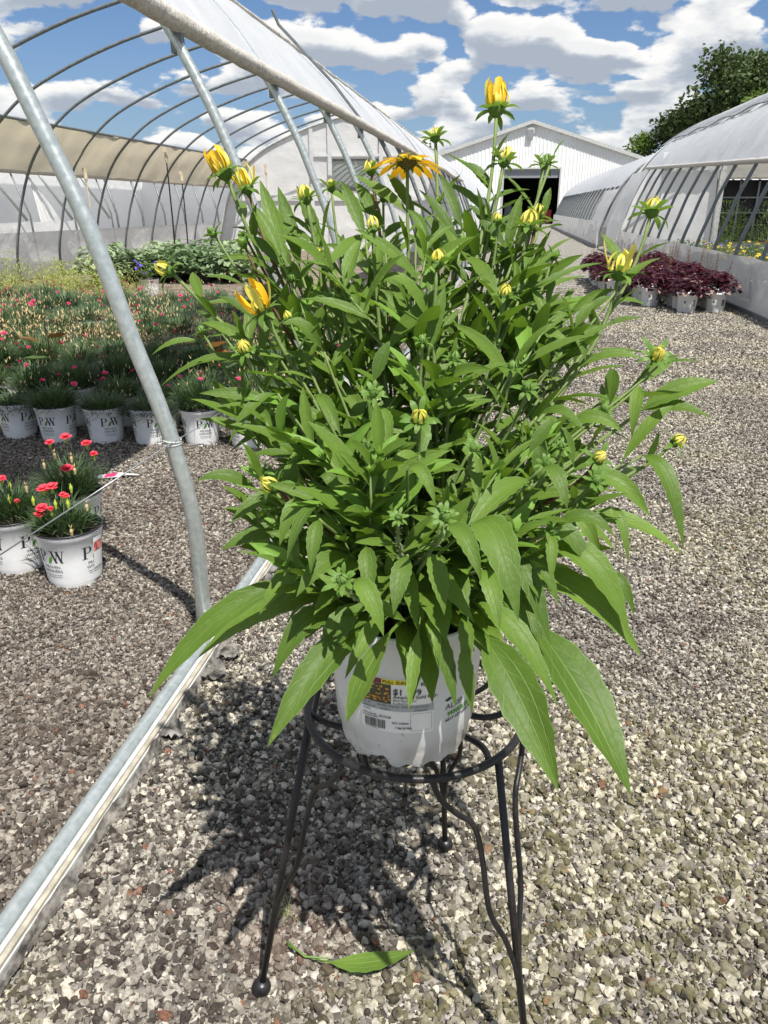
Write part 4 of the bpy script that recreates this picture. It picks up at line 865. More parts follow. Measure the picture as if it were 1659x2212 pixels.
for k in range(6):
    a=2*PI*k/6+.25; q=MB(); P=[]
    for t in np.linspace(0,1,14): 
        r=RR-t*(RR-.035); aa=a+.55*math.sin(t*PI)*(1 if k%2 else -1)*.45; P.append(Vector((r*math.cos(aa),r*math.sin(aa),.5-.010*math.sin(t*PI))))
    q.tube(P,.0045,8); q.build('seat_bar',iron,st,True)
q=MB(); q.tube([Vector((.035*math.cos(t),.035*math.sin(t),.498)) for t in np.linspace(0,2*PI,25)],.0045,8,cap=False); q.build('centre_ring',iron,st,True)
q=MB(); q.tube([Vector((.005,-.146,.497)),Vector((.004,-.150,.46)),Vector((.007,-.148,.418))],[.0016,.0013,.0006],5); q.box((.001,-.153,.466),(.008,-.146,.474)); q.build('cable_tie',iron,st)
# ================================================================== RUDBECKIA POT
PCX,PCY,PZ=-.100,.846,.507
rb=empty('potted_rudbeckia',(PCX,PCY,PZ),'large bushy rudbeckia with yellow buds in a white nursery pot on the iron stand','potted plant')
HH=.192
def Rr(z): return .0865+.0145*z/HH
def zf(i,k,z):
    if i<=1:
        a=2*PI*k/120; c=.5+.5*math.cos(18*a); big=0.
        for ctr in (-PI/2-.30,-PI/2+2.2,-PI/2-2.1):
            d=abs((a-ctr+PI)%(2*PI)-PI); big=max(big,max(0,1-(d/.17)**4)) if d<.2 else big
        return z+(1-i)*0+(.0055*c*(1-i*.5)+.011*big*(1-.3*i))
    return z
q=MB()
q.lathe([(.081,-.004),(.0835,.004),(.0850,.018),(.0865,.028),(Rr(.034),.034),(Rr(.08),.08),(Rr(.12),.12),(Rr(.155),.155),(Rr(.158)+.0022,.159),(Rr(.175)+.0025,.176),(Rr(.19)+.0035,.190),(Rr(.19)+.002,.193),(Rr(.19)-.001,.191),(Rr(.15)-.003,.15)],120,0,zf=zf)
q.lathe([(1e-4,.016),(.083,.016),(.0845,.02)],60,0)
pm=bpy.data.materials.new('scuffed_white_pot'); pm.use_nodes=True; n,l=NT(pm.node_tree)
b=n('ShaderNodeBsdfPrincipled',i={'Roughness':.30}); b.inputs['Coat Weight'].default_value=.25
tcn=n('ShaderNodeTexCoord'); sp=n('ShaderNodeSeparateXYZ'); l(tcn.outputs['Object'],sp.inputs[0])
t=n('ShaderNodeTexNoise',i={'Scale':150,'Detail':4,'Roughness':.65}); l(tcn.outputs['Object'],t.inputs[0]); t2=n('ShaderNodeTexNoise',i={'Scale':16,'Detail':3}); l(tcn.outputs['Object'],t2.inputs[0])
low=MATH(n,l,'MULTIPLY_ADD',sp.outputs[2],-16,1.25,clamp=True)
spk=MATH(n,l,'MULTIPLY',MATH(n,l,'GREATER_THAN',MATH(n,l,'ADD',t.outputs[0],MATH(n,l,'MULTIPLY',low,.05)),.685),.75)
dirt=MATH(n,l,'MULTIPLY',MATH(n,l,'MULTIPLY',low,low),MATH(n,l,'MULTIPLY_ADD',t2.outputs[0],3,-1.1,clamp=True),clamp=True)
c=MIX(n,l,MATH(n,l,'MULTIPLY',dirt,.85),(.80,.82,.825),(.36,.32,.27)); c=MIX(n,l,spk,c,(.12,.11,.10)); l(c,b.inputs['Base Color'])
bp=n('ShaderNodeBump',i={'Strength':.15,'Distance':.002}); l(t2.outputs[0],bp.inputs['Height']); l(bp.outputs[0],b.inputs['Normal'])
tr=n('ShaderNodeBsdfTranslucent',i={'Color':(.85,.87,.88,1)}); mx=n('ShaderNodeMixShader',i={0:.28}); l(b.outputs[0],mx.inputs[1]); l(tr.outputs[0],mx.inputs[2]); oo=n('ShaderNodeOutputMaterial'); l(mx.outputs[0],oo.inputs[0])
pot=q.build('pot',pm,rb,True)
q=MB(); q.grid(lambda a,b:((Rr(.172)-.0015)*a*math.cos(2*PI*b),(Rr(.172)-.0015)*a*math.sin(2*PI*b),.168+.006*noise.noise(Vector((a*5*math.cos(2*PI*b),a*5*math.sin(2*PI*b),1)))),10,40); q.build('soil',soil,rb,True)
# price label + nursery stamp, bent round the pot (angles: -90 deg faces the viewer)
A0=math.atan2(-PCY,-PCX)-.02
def lab_part(name,bm,m_,a0,eps,zoff=0.,tilt=0.):
    for v in bm.verts:
        x,y=v.co.x,v.co.y; v.co.y=y+zoff+tilt*x
    wrap(bm,Rr,a0,eps); me=bpy.data.meshes.new(name); bm.to_mesh(me); bm.free()
    for m in (m_ if isinstance(m_,list) else [m_]): me.materials.append(m)
    return put(name,me,pot)
lw0,lw1=-.060,.035; LZ=.065   # label extents in metres, x right
def rounded(x0,y0,x1,y1,r=.004):
    P=[]
    for cx,cy,s in ((x1-r,y1-r,0),(x0+r,y1-r,1),(x0+r,y0+r,2),(x1-r,y0+r,3)):
        for k in range(5): t=PI/2*(s+k/4); P.append((cx+r*math.cos(t),cy+r*math.sin(t)))
    return P
AL_=A0-.06
lab_part('price_label',poly_mesh([rounded(-.048,.056,.042,.136)]),labw,AL_,.0006)
lab_part('label_band',poly_mesh([box2(-.048,.0885,.042,.0985)]),labg,AL_,.0010)
lab_part('label_flag',poly_mesh([box2(-.020,.1275,.008,.1345)]),laby,AL_,.0010); lab_part('label_flag',poly_mesh([box2(-.048,.1275,-.0205,.1345)]),labm,AL_,.0010)
pic=MB()
for _ in range(1):
    fm_=mat('label_meadow',(.05,.06,.03),.5)
b_=bmesh.new(); merge(b_,poly_mesh([box2(-.046,.0990,-.009,.1270)]),0,0,0); rr=random.Random(4)
lab_part('label_photo',b_,fm_,AL_,.0010)
b_=bmesh.new()
for k in range(46):
    cx,cy=rr.uniform(-.044,-.011),rr.uniform(.1005,.1255); s=rr.uniform(.0018,.0030); P=[]
    for j in range(16): rad=s if j%2==0 else s*.42; P.append((cx+rad*math.cos(j*PI/8),cy+rad*.7*math.sin(j*PI/8)))
    merge(b_,poly_mesh([P]),0,0,0)
lab_part('label_photo_flowers',b_,mat('label_orange',(.62,.27,.03),.5),AL_,.0014)
b_=bmesh.new()
def TX(s,size,x,z,off=0.,left=True,sh=0.):
    t=text_mesh(s,size,off,sh); 
    if left:
        x0=min(v.co.x for v in t.verts); x=x-x0
    merge(b_,t,x,z,0)
TX('FULL SUN',.0064,-.0185,.1289,.0001); TX('$1  .99',.0120,-.0065,.1135,.0002); TX('American Gold Rush',.0062,-.0065,.1082,.0001)
TX('Black Eyed Susan',.0040,-.0065,.1040,.00004); TX('Rudbeckia',.0045,-.0065,.0996,0); TX('KA',.0075,.026,.1265,.0002)
TX('HT: 28"',.0034,-.044,.0950); TX('WATER: Moderate',.0034,-.026,.0950); TX('BLOOMS: Mid Summer',.0034,.004,.0950); TX('SPACE: 18"',.0034,-.044,.0900); TX('ZONE: 4',.0034,-.022,.0900); TX('to Early Fall',.0034,.018,.0900)
TX('Grown by',.0026,-.045,.0855,.0001); TX('6517 1st Line Rd',.0026,-.045,.0790,.0001); TX('La Porte, IN 46350',.0026,-.045,.0758,.0001)
TX('W-15-26',.0040,-.024,.0775,.00015); TX('SKU: 2306091',.0036,-.008,.0700,.0001); TX('1 Gal (3.79L)',.0038,-.004,.0630,.00015); TX('9 81023 23346 2',.0026,-.042,.0580,.0)
x=-.042
while x<-.016: w_=rr.choice((.0004,.0006,.001)); merge(b_,poly_mesh([box2(x,.0605,x+w_,.0735)]),0,0,0); x+=w_+rr.choice((.0004,.0006,.0009))
for bx in (box2(.014,.0600,.0395,.0603),box2(.014,.0862,.0395,.0865),box2(.014,.0603,.0143,.0862),box2(.0392,.0603,.0395,.0862)): merge(b_,poly_mesh([bx]),0,0,0)
lab_part('label_lettering',b_,ink,AL_,.0018)
b_=bmesh.new(); TX('ALSIP',.0115,-.02,.083,0,sh=0); stamp=b_; 
lab_part('nursery_stamp',b_,ink,A0+.78,.0009,.0,.06)
b_=bmesh.new(); TX('WHOLESALE',.0095,-.018,.072,.0004,sh=.2); lab_part('nursery_stamp',b_,leafprint,A0+.80,.0009,.0,.06)
b_=bmesh.new(); TX('6517 1ST LINE RD',.0062,-.018,.0645,.0002); merge(b_,poly_mesh([[(-.022,.098),(-.016,.1005),(-.012,.100),(-.011,.104),(-.009,.1085),(-.0065,.104),(-.008,.1005),(-.012,.0975),(-.018,.0955)]]),0,0,0); lab_part('nursery_stamp',b_,ink,A0+.78,.0009,.0,.06)
# ================================================================== THE PLANT
BASE=Vector((PCX,PCY,PZ+.17))
AXD=((BASE-_C).dot(_w))
def offs(x,y):
    g=math.exp(-((x-885)/330.)**2); t=min(max((y-430)/650.,0),1); return -.21*g*t-.05*t
def W3(x,y,o=None,add=0.): return PD(x,y,.985+(offs(x,y) if o is None else o)+add)-rb.location
def leaf_mb(q,p0,p1,p2,w,N,pf=.08,fold=.22,seg=11,tw=0.,mi=0,teeth=.06,sd=0,nu=4,ob=0.):
    p0,p1,p2=Vector(p0),Vector(p1),Vector(p2); vs=[];uv=[]; ph=sd*1.7
    L=(p2-p0).length
    for i in range(seg+1):
        t=i/seg; p=p0*(1-t)**2+p1*2*t*(1-t)+p2*t*t; d=((p1-p0)*2*(1-t)+(p2-p1)*2*t).normalized()
        s_=d.cross(N); s_=s_.normalized() if s_.length>1e-4 else d.orthogonal().normalized()
        if tw: s_=Matrix.Rotation(tw*(t-.3),3,d)@s_
        nn=s_.cross(d).normalized()
        if t<pf: ww=.055+.06*t/pf
        else:
            x=(t-pf)/(1-pf); x2=x**(1.12+ob); ww=.115*(1-x)**3+1.02*(math.sin(PI*x2**.80))**.92*(1-.16*x)*(1 if x<1 else 0)
        ww*=w*.5
        jag=1+teeth*(1 if i%2 else -1)*(1 if pf<t<.93 else 0)
        wav=.10*w*math.sin(t*9+ph)
        for j in range(nu+1):
            u=-1+2*j/nu; a=abs(u)
            vs.append(p+s_*(ww*u*(jag if a>.99 else 1))+nn*(fold*ww*(a**1.5)*1.1 - .0*ww + wav*.22*a*u)); uv.append((j/nu,t))
        if i==seg: pass
    n1=nu+1
    q.add(vs,[(i*n1+j,i*n1+j+1,(i+1)*n1+j+1,(i+1)*n1+j) for i in range(seg) for j in range(nu)],mi,uv)
LEAFC=[0]
CAMR=(_C-BASE).normalized()
def add_leaf(p0,p1,p2,w,N,small=None,m_=None,**k):
    LEAFC[0]+=1
    if small is not None: leaf_mb(small,p0,p1,p2,w,N,sd=LEAFC[0],**k); return
    q=MB(); o0=Vector(p0); leaf_mb(q,Vector((0,0,0)),Vector(p1)-o0,Vector(p2)-o0,w,N,sd=LEAFC[0],**k); return q.build('leaf',m_ or LM,rb,True,loc=o0)
# ---- leaves traced: base x,y, tip x,y, width, depth at base, at tip (offset from plant axis), sag, options
TR=[ # lower skirt
(770,1262,318,1512,68,-.10,-.16,.10,dict(pf=.33)),(780,1285,424,1425,90,-.08,-.10,.05,dict(pf=.15)),(735,1345,590,1465,70,-.12,-.16,.06,dict(pf=.1)),
(845,1325,577,1615,90,-.13,-.24,.05,dict(pf=.2)),(800,1300,690,1448,72,-.15,-.19,.03,dict(pf=.2,ob=.2)),(845,1330,745,1468,44,-.17,-.21,.02,dict(pf=.15)),
(893,1330,748,1560,76,-.17,-.24,.04,dict(pf=.36,ob=.5)),(910,1325,883,1534,38,-.19,-.235,.01,dict(pf=.3)),(925,1335,948,1446,38,-.19,-.22,.02,dict(pf=.1)),
(925,1325,985,1532,46,-.19,-.225,.02,dict(pf=.25)),(1000,1330,1012,1452,42,-.19,-.22,.01,dict(pf=.1)),(995,1400,1020,1542,42,-.215,-.23,.01,dict(pf=.1)),
(985,1320,1207,1710,122,-.15,-.27,.05,dict(pf=.30)),(1085,1290,1366,1727,136,-.10,-.25,.05,dict(pf=.28)),(1000,1300,1205,1525,70,-.16,-.22,.05,dict(pf=.15)),
(1110,1270,1165,1452,70,-.12,-.17,.03,dict(pf=.1)),(1080,1255,1386,1420,84,-.10,-.15,.07,dict(pf=.16)),(1165,1195,1362,1376,88,-.12,-.16,.07,dict(pf=.12)),
(1020,1130,1120,1342,106,-.27,-.33,.05,dict(pf=.05)),(965,1135,1040,1256,56,-.30,-.33,.02,{}),(762,1255,829,1376,58,-.27,-.29,.02,{}),
(1120,1190,1208,1306,44,-.14,-.17,.02,{}),(1225,1125,1472,1196,66,-.06,-.09,.03,dict(pf=.06)),(1385,985,1476,1182,62,-.02,-.06,.05,{}),
(1250,1035,1405,1118,58,-.10,-.12,.03,{}),(1375,895,1553,824,66,.0,-.02,-.01,{}),(1380,888,1533,902,50,.0,-.03,.01,{}),(1340,1004,1456,876,40,-.04,-.04,-.02,{}),
(1262,900,1375,880,44,.0,-.02,.02,{}),(1318,878,1322,796,40,-.03,-.04,-.01,{}),(1380,835,1364,950,38,-.03,-.05,.02,{}),(1252,792,1388,775,36,-.03,-.05,.01,{}),
(1420,792,1516,783,12,-.03,-.05,0,{}),(1150,1038,1004,1156,66,-.20,-.25,.02,{}),(1172,1010,1226,1102,48,-.22,-.25,.02,{}),(1190,1150,1190,1262,34,-.20,-.22,.01,{}),
(1185,1150,1330,1162,46,-.20,-.22,.03,{}),(1320,1095,1357,1214,34,-.10,-.12,.02,{}),(440,742,327,768,22,-.02,-.03,.01,{}),(575,790,350,832,30,-.03,-.04,-.04,{}),
(610,872,430,850,38,-.06,-.07,.0,{}),(600,850,494,960,34,-.08,-.1,.02,{}),(560,1062,424,1040,42,-.08,-.10,-.02,{}),(640,1148,478,1188,56,-.07,-.09,.01,{}),
(612,1068,498,1132,44,-.12,-.14,.01,{}),(690,1122,671,1240,44,-.22,-.24,.01,{}),(660,1085,604,1180,50,-.19,-.21,.02,{}),(690,1090,620,1210,48,-.20,-.23,.02,{}),
(806,832,842,736,40,-.14,-.14,0,{}),(680,852,736,942,38,-.14,-.17,.01,{}),(822,880,845,984,44,-.16,-.18,.01,{}),(905,985,828,1062,40,-.22,-.24,.02,{}),
(880,1010,942,1094,40,-.24,-.26,.02,{}),(620,585,561,388,46,-.02,.0,.0,{}),(612,570,543,440,40,-.04,-.03,0,{}),(650,590,600,402,44,.02,.05,0,{}),
(1105,800,1186,700,42,-.12,-.12,.0,{}),(925,770,962,618,40,-.12,-.12,.0,{}),(930,705,818,610,40,-.10,-.12,-.05,{}),(1120,650,1302,568,22,-.06,-.06,-.01,{}),
(1110,525,1212,478,26,.0,.0,-.01,{}),(1068,425,998,352,34,.02,.02,-.01,{}),(1170,480,1190,405,22,.0,.0,0,{}),(1335,622,1426,558,34,-.03,-.04,0,{}),
(1240,712,1284,655,32,-.05,-.05,0,{}),(1190,350,1222,300,6,.0,.0,0,{}),(530,620,444,598,22,-.02,-.03,.0,{}),(640,600,522,500,40,-.02,-.02,0,{}),
(700,560,640,400,38,.02,.04,0,{}),(790,520,736,390,38,.0,.02,0,{}),(830,500,765,392,38,.04,.06,0,{}),(900,470,835,375,30,.03,.04,0,{}),(990,520,905,410,36,.0,0,0,{}),
(1000,500,950,375,30,.02,.03,0,{}),(1075,500,958,398,30,.04,.05,-.02,{}),(1095,540,1010,440,38,.0,.0,0,{}),(1090,560,1128,418,34,.0,0,0,{}),(1040,520,1115,460,26,.02,.02,0,{}),
(620,760,545,640,36,-.08,-.08,0,{}),(560,700,470,640,34,-.06,-.06,0,{}),(700,760,610,700,40,-.1,-.12,-.02,{}),(480,720,425,670,16,-.03,-.03,0,{}),
(1260,690,1320,640,30,-.03,-.03,0,{}),(1140,710,1230,742,36,-.06,-.08,.0,{}),(1230,735,1265,780,38,-.05,-.06,.02,{}),(1160,900,1260,930,44,-.10,-.13,.02,{}),(1220,925,1345,935,46,-.08,-.10,.02,{}),
(1165,1040,1165,960,44,-.15,-.15,0,{}),(1140,985,1200,905,38,-.14,-.14,0,{}),(1240,1010,1210,920,36,-.1,-.1,0,{}),(700,1010,600,960,36,-.14,-.16,0,{}),(640,990,540,985,36,-.1,-.12,0,{}),
(740,1080,690,1030,36,-.2,-.2,-.01,{}),(850,1110,800,1010,38,-.2,-.2,0,{}),(1290,1260,1370,1330,40,-.08,-.1,.04,{}),(560,1340,470,1390,40,-.06,-.08,.03,{}),
(790,1180,800,1300,52,-.24,-.26,.01,{}),(880,1200,850,1330,54,-.25,-.28,.01,{}),(930,1195,960,1330,54,-.26,-.28,.01,{}),(1040,1230,1080,1360,56,-.20,-.24,.02,{}),(700,1220,560,1330,60,-.12,-.16,.03,{}),(760,1200,640,1290,60,-.18,-.22,.02,{}),
(1090,1180,1190,1400,60,-.16,-.20,.03,{}),(1150,1130,1290,1260,60,-.12,-.15,.04,{}),(1210,1110,1300,1210,46,-.12,-.14,.03,{})]
UP=Vector((0,0,1))
def leafN(p0,p2,jit=.5,rr=R,camw=.75):
    return (CAMR*camw+UP*.75+Vector((rr.gauss(0,jit),rr.gauss(0,jit),rr.gauss(0,jit*.5)))).normalized()
for (bx,by,tx,ty,w,o0,o1,sag,kw) in TR:
    p0=W3(bx,by,o0); p2=W3(tx,ty,o1); L=(p2-p0).length; mid=(p0+p2)*.5+UP*(max(sag,0)*1.0+.01)*(1 if sag>=0 else 1)+UP*(abs(sag)*.8 if sag<0 else 0)
    wd=w/F_*(.985+(o0+o1)/2)*(.80 if by<1190 else .84)
    k=dict(kw); 
    add_leaf(p0,mid,p2,wd,leafN(p0,p2,.22),seg=16,nu=6,fold=R.uniform(.12,.32),tw=R.uniform(-.4,.4),**k)
# ---- flower heads: x,y, size px, type, direction (dx,dy in picture terms, toward viewer)
HD=[(880,352,1.0,'open',(0,-1,.1),.0),(1072,240,1.0,'up',(.02,-1,0),.0),(487,377,.95,'up',(-.45,-.9,.1),-.02),(535,410,.8,'half',(-.35,-.9,.2),-.02),(572,675,.95,'half2',(-.45,-.75,.5),-.10),
(1407,460,.85,'bud',(.25,-.95,.1),-.01),(1336,594,.95,'bud2',(.15,-.95,.2),-.03),(1415,772,.72,'bud',(.15,-.35,.9),-.04),(366,588,.75,'bud',(-.9,-.45,.2),-.04),(531,761,.62,'bud',(-.2,-.7,.7),-.09),
(594,1053,.72,'bud',(-.75,-.5,.5),-.15),(906,908,.72,'bud',(0,-.5,.85),-.20),(807,852,.5,'green',(0,-.4,.9),-.17),(945,572,.72,'bud',(.1,-.95,.2),-.10),(805,497,.62,'bud',(-.05,-.9,.3),-.05),
(662,432,.72,'bud',(-.2,-.9,.2),-.01),(716,408,.55,'bud',(-.1,-.95,.1),.02),(802,372,.6,'bud',(-.2,-.9,.1),.04),(828,432,.45,'green',(0,-1,.1),.03),(940,300,.65,'bud',(-.1,-1,0),.05),
(1088,352,.75,'bud',(.2,-.95,.1),.0),(1175,358,.6,'green',(.2,-.95,.1),.01),(1075,480,.55,'bud',(0,-.95,.3),-.03),(1140,492,.8,'bud',(.15,-.95,.2),-.03),(1160,468,.6,'bud',(.2,-.95,.1),.0),
(1090,642,.62,'bud',(.1,-.8,.5),-.09),(1137,842,.55,'green',(.1,-.6,.7),-.14),(982,778,.5,'green',(.1,-.8,.5),-.14),(1106,798,.5,'green',(.1,-.8,.5),-.12),(1306,888,.5,'green',(0,-.8,.6),-.04),
(1455,958,.6,'bud',(.7,-.5,.5),-.03),(1290,995,.6,'bud',(.3,-.5,.8),-.14),(1284,1040,.5,'green',(.3,-.4,.8),-.15),(1212,968,.42,'green',(0,-.7,.7),-.14),(1180,1004,.4,'green',(0,-.5,.8),-.2),
(1243,712,.42,'green',(.4,-.9,.1),-.03),(1196,556,.5,'green',(.4,-.9,.1),-.01),(462,507,.5,'green',(-.7,-.7,.1),-.02),(527,530,.5,'green',(-.5,-.8,.3),-.04),(630,605,.42,'green',(-.1,-.9,.3),-.04),
(690,552,.42,'bud',(0,-.9,.3),-.02),(732,622,.42,'bud',(-.2,-.8,.4),-.06),(438,718,.48,'green',(-.6,-.8,.1),-.03),(742,1255,.55,'green',(-.2,-.5,.8),-.26),(962,1118,.5,'green',(0,-.4,.9),-.29),
(1192,1150,.45,'green',(.3,-.3,.9),-.2),(1022,972,.4,'green',(.1,-.5,.8),-.2),(792,968,.4,'green',(-.1,-.6,.7),-.2),(572,1022,.45,'green',(-.6,-.6,.4),-.12),(945,440,.45,'green',(0,-1,.1),.04),
(625,690,.5,'bud',(-.4,-.8,.4),-.09),(912,740,.4,'green',(0,-.8,.5),-.14),(530,515,.5,'green',(-.6,-.7,.2),0.),(860,1120,.35,'green',(0,-.5,.8),-.26)]
def frame_from(d):
    a=d.orthogonal().normalized(); return a,d.cross(a)
_pet={}
def strap(name,L,w,m_,curve,seg=7,fold=.3,mi=0,tipw=.75):
    """strap petal/sepal along +z bending with `curve` (list of (dist out, height))"""
    key=(name,L,w,tuple(curve),m_.name)
    if key in _pet: return _pet[key]
    q=MB(); vs=[]; n_=len(curve)
    for i in range(seg+1):
        t=i/seg; f=t*(n_-1); k=min(int(f),n_-2); f-=k; r=curve[k][0]*(1-f)+curve[k+1][0]*f; z=curve[k][1]*(1-f)+curve[k+1][1]*f
        ww=w*.5*(.45+1.1*min(t*1.6,1)*.5)*(1-max(0,(t-tipw)/(1-tipw+1e-6))**2*.88)
        for u in (-1,0,1): vs.append((r*L+(fold*ww*abs(u)),u*ww,z*L))
    q.add(vs,[(i*3+j,i*3+j+1,(i+1)*3+j+1,(i+1)*3+j) for i in range(seg) for j in (0,1)],mi,None)
    me=q.mesh(name,m_,True); _pet[key]=me; return me
C_UP=[(.10,0),(.26,.22),(.30,.5),(.26,.8),(.20,1.0)]; C_BUD=[(.16,0),(.36,.18),(.42,.42),(.30,.72),(.06,.95)]; C_HALF=[(.12,0),(.35,.22),(.50,.45),(.62,.7),(.72,.92)]
C_OPEN=[(.22,.02),(.45,.07),(.68,.06),(.9,-.02),(1.10,-.14)]; C_SEP=[(.10,-.02),(.4,.06),(.72,.0),(.95,-.2)]; C_SEPU=[(.10,-.02),(.42,.18),(.75,.30),(1.0,.26)]
def head(x,y,s,kind,dr,o,idx):
    rr=random.Random(idx*7+1); c=W3(x,y,o); d=(_r*dr[0]-_u*dr[1]-_w*dr[2]).normalized(); a,b_=frame_from(d); M=Matrix((a,b_,d)).transposed().to_4x4(); Mr=M.to_euler()
    S=.0285*s
    q=MB()
    if kind=='open':
        q.lathe([(1e-4,-.010),(.008,-.006),(.0130,.0),(.0138,.004),(.0125,.0085),(.007,.0115),(1e-4,.0125)],22,1)
        for k in range(150):   # cone florets
            ph=k*2.39996; z=1-(k/150)*1.0; rad=.0135*math.sqrt(1-max(z,0)**2*.96); cc_=Vector((rad*math.cos(ph),rad*math.sin(ph),.002+.010*max(z,0))); q.tube([cc_,cc_+Vector((math.cos(ph)*.0012,math.sin(ph)*.0012,.0018))],[.0008,.0003],3,1)
    else: q.lathe([(1e-4,-.30*S),(.16*S,-.26*S),(.34*S,-.06*S),(.38*S,.10*S),(.24*S,.26*S),(1e-4,.34*S)],14,0)
    h=q.build('flower_head',[SEP,CONE],rb,True,loc=c); h.rotation_euler=Mr
    h['label']={'open':'fully open orange rudbeckia daisy with brown cone','up':'upright yellow bud with petals standing','half':'half open yellow bud','half2':'half open orange-yellow bud','bud':'closed bud with yellow petals curled in','bud2':'large opening yellow bud','green':'small green bud still in its sepals'}[kind]
    big=s>=.6
    def ring(n_,nm,me_fn,jit=.12,tilt=.15,scj=.15,join=None):
        for k in range(n_):
            t=2*PI*(k+rr.uniform(-jit,jit)*1.3)/n_; me=me_fn(k); sc_=1+rr.uniform(-scj,scj); tl=rr.uniform(-tilt,tilt)
            if join is None: put(nm,me,h,rot=(rr.uniform(-.1,.1),tl,t),scale=(sc_,)*3)
            else:
                MM=Matrix.Rotation(t,4,'Z')@Matrix.Rotation(tl,4,'Y')@Matrix.Scale(sc_,4); join.add([MM@v.co for v in me.vertices],[tuple(p.vertices) for p in me.polygons],0)
    sep=lambda k:strap('sepal',S*(1.15 if k%2 else .9),S*.32,SEP,C_SEP if (k%3 or kind in('up','open')) else C_SEPU,fold=.15,tipw=.35)
    sepS=lambda k:strap('sepal',S*(1.25 if k%2 else 1.0),S*.38,SEP,C_SEPU if k%3 else C_SEP,fold=.15,tipw=.35)
    if kind in('bud','green','half2','bud2') and s<.6:
        jm=MB(); ring(11,'sepal',sepS,tilt=.35,join=jm); jm.build('calyx',SEP,h,True)
        jm=MB(); ring(9,'petal',lambda k:strap('petal',S*.8,S*.2,PETY,C_BUD,tipw=.6),tilt=.1,join=jm); jm.build('petals_closed',PETY if kind=='bud' else LMY,h,True)
        return c,d,S
    if kind=='open':
        ring(11,'sepal',lambda k:strap('sepal',.026,.007,SEP,C_SEP,fold=.1,tipw=.3)); 
        ring(13,'petal',lambda k:strap('petal',.043*(1 if k%2 else .93),.0125,PET,C_OPEN,seg=9,fold=-.12,tipw=.6),jit=.1,tilt=.16,scj=.10)
    elif kind=='up':
        ring(11,'sepal',sep,tilt=.25); ring(13,'petal',lambda k:strap('petal',S*1.32,S*.30,PETG if k%3 else PETY,C_UP,fold=.5,tipw=.85),tilt=.10); ring(5,'petal',lambda k:strap('petal',S*1.1,S*.24,PETY,C_BUD,fold=.5,tipw=.8),tilt=.1)
    elif kind in('half','half2'):
        ring(11,'sepal',sep,tilt=.25); ring(9,'petal',lambda k:strap('petal',S*1.25,S*.27,(PET if kind=='half2' and k%2 else PETY) if kind=='half2' else (PETG if k%3==0 else PETY),C_UP if k%3 else C_HALF,fold=.5,tipw=.8),tilt=.22,scj=.25); ring(6,'petal',lambda k:strap('petal',S*.85,S*.2,PETY,C_BUD,fold=.5,tipw=.8),tilt=.15)
    else:
        ring(10,'sepal',sepS if kind!='bud2' else sep,tilt=.3); tall=1.15 if kind=='bud2' else .92
        pm_=PETY if kind!='green' else LMY
        ring(9,'petal',lambda k:strap('petal',S*tall,S*.19,pm_,C_BUD,fold=.6,tipw=.8),tilt=.16,scj=.16)
        if kind=='bud2': ring(3,'petal',lambda k:strap('petal',S*1.35,S*.24,PETY,C_HALF,fold=.5,tipw=.8),tilt=.3)
    return c,d,S
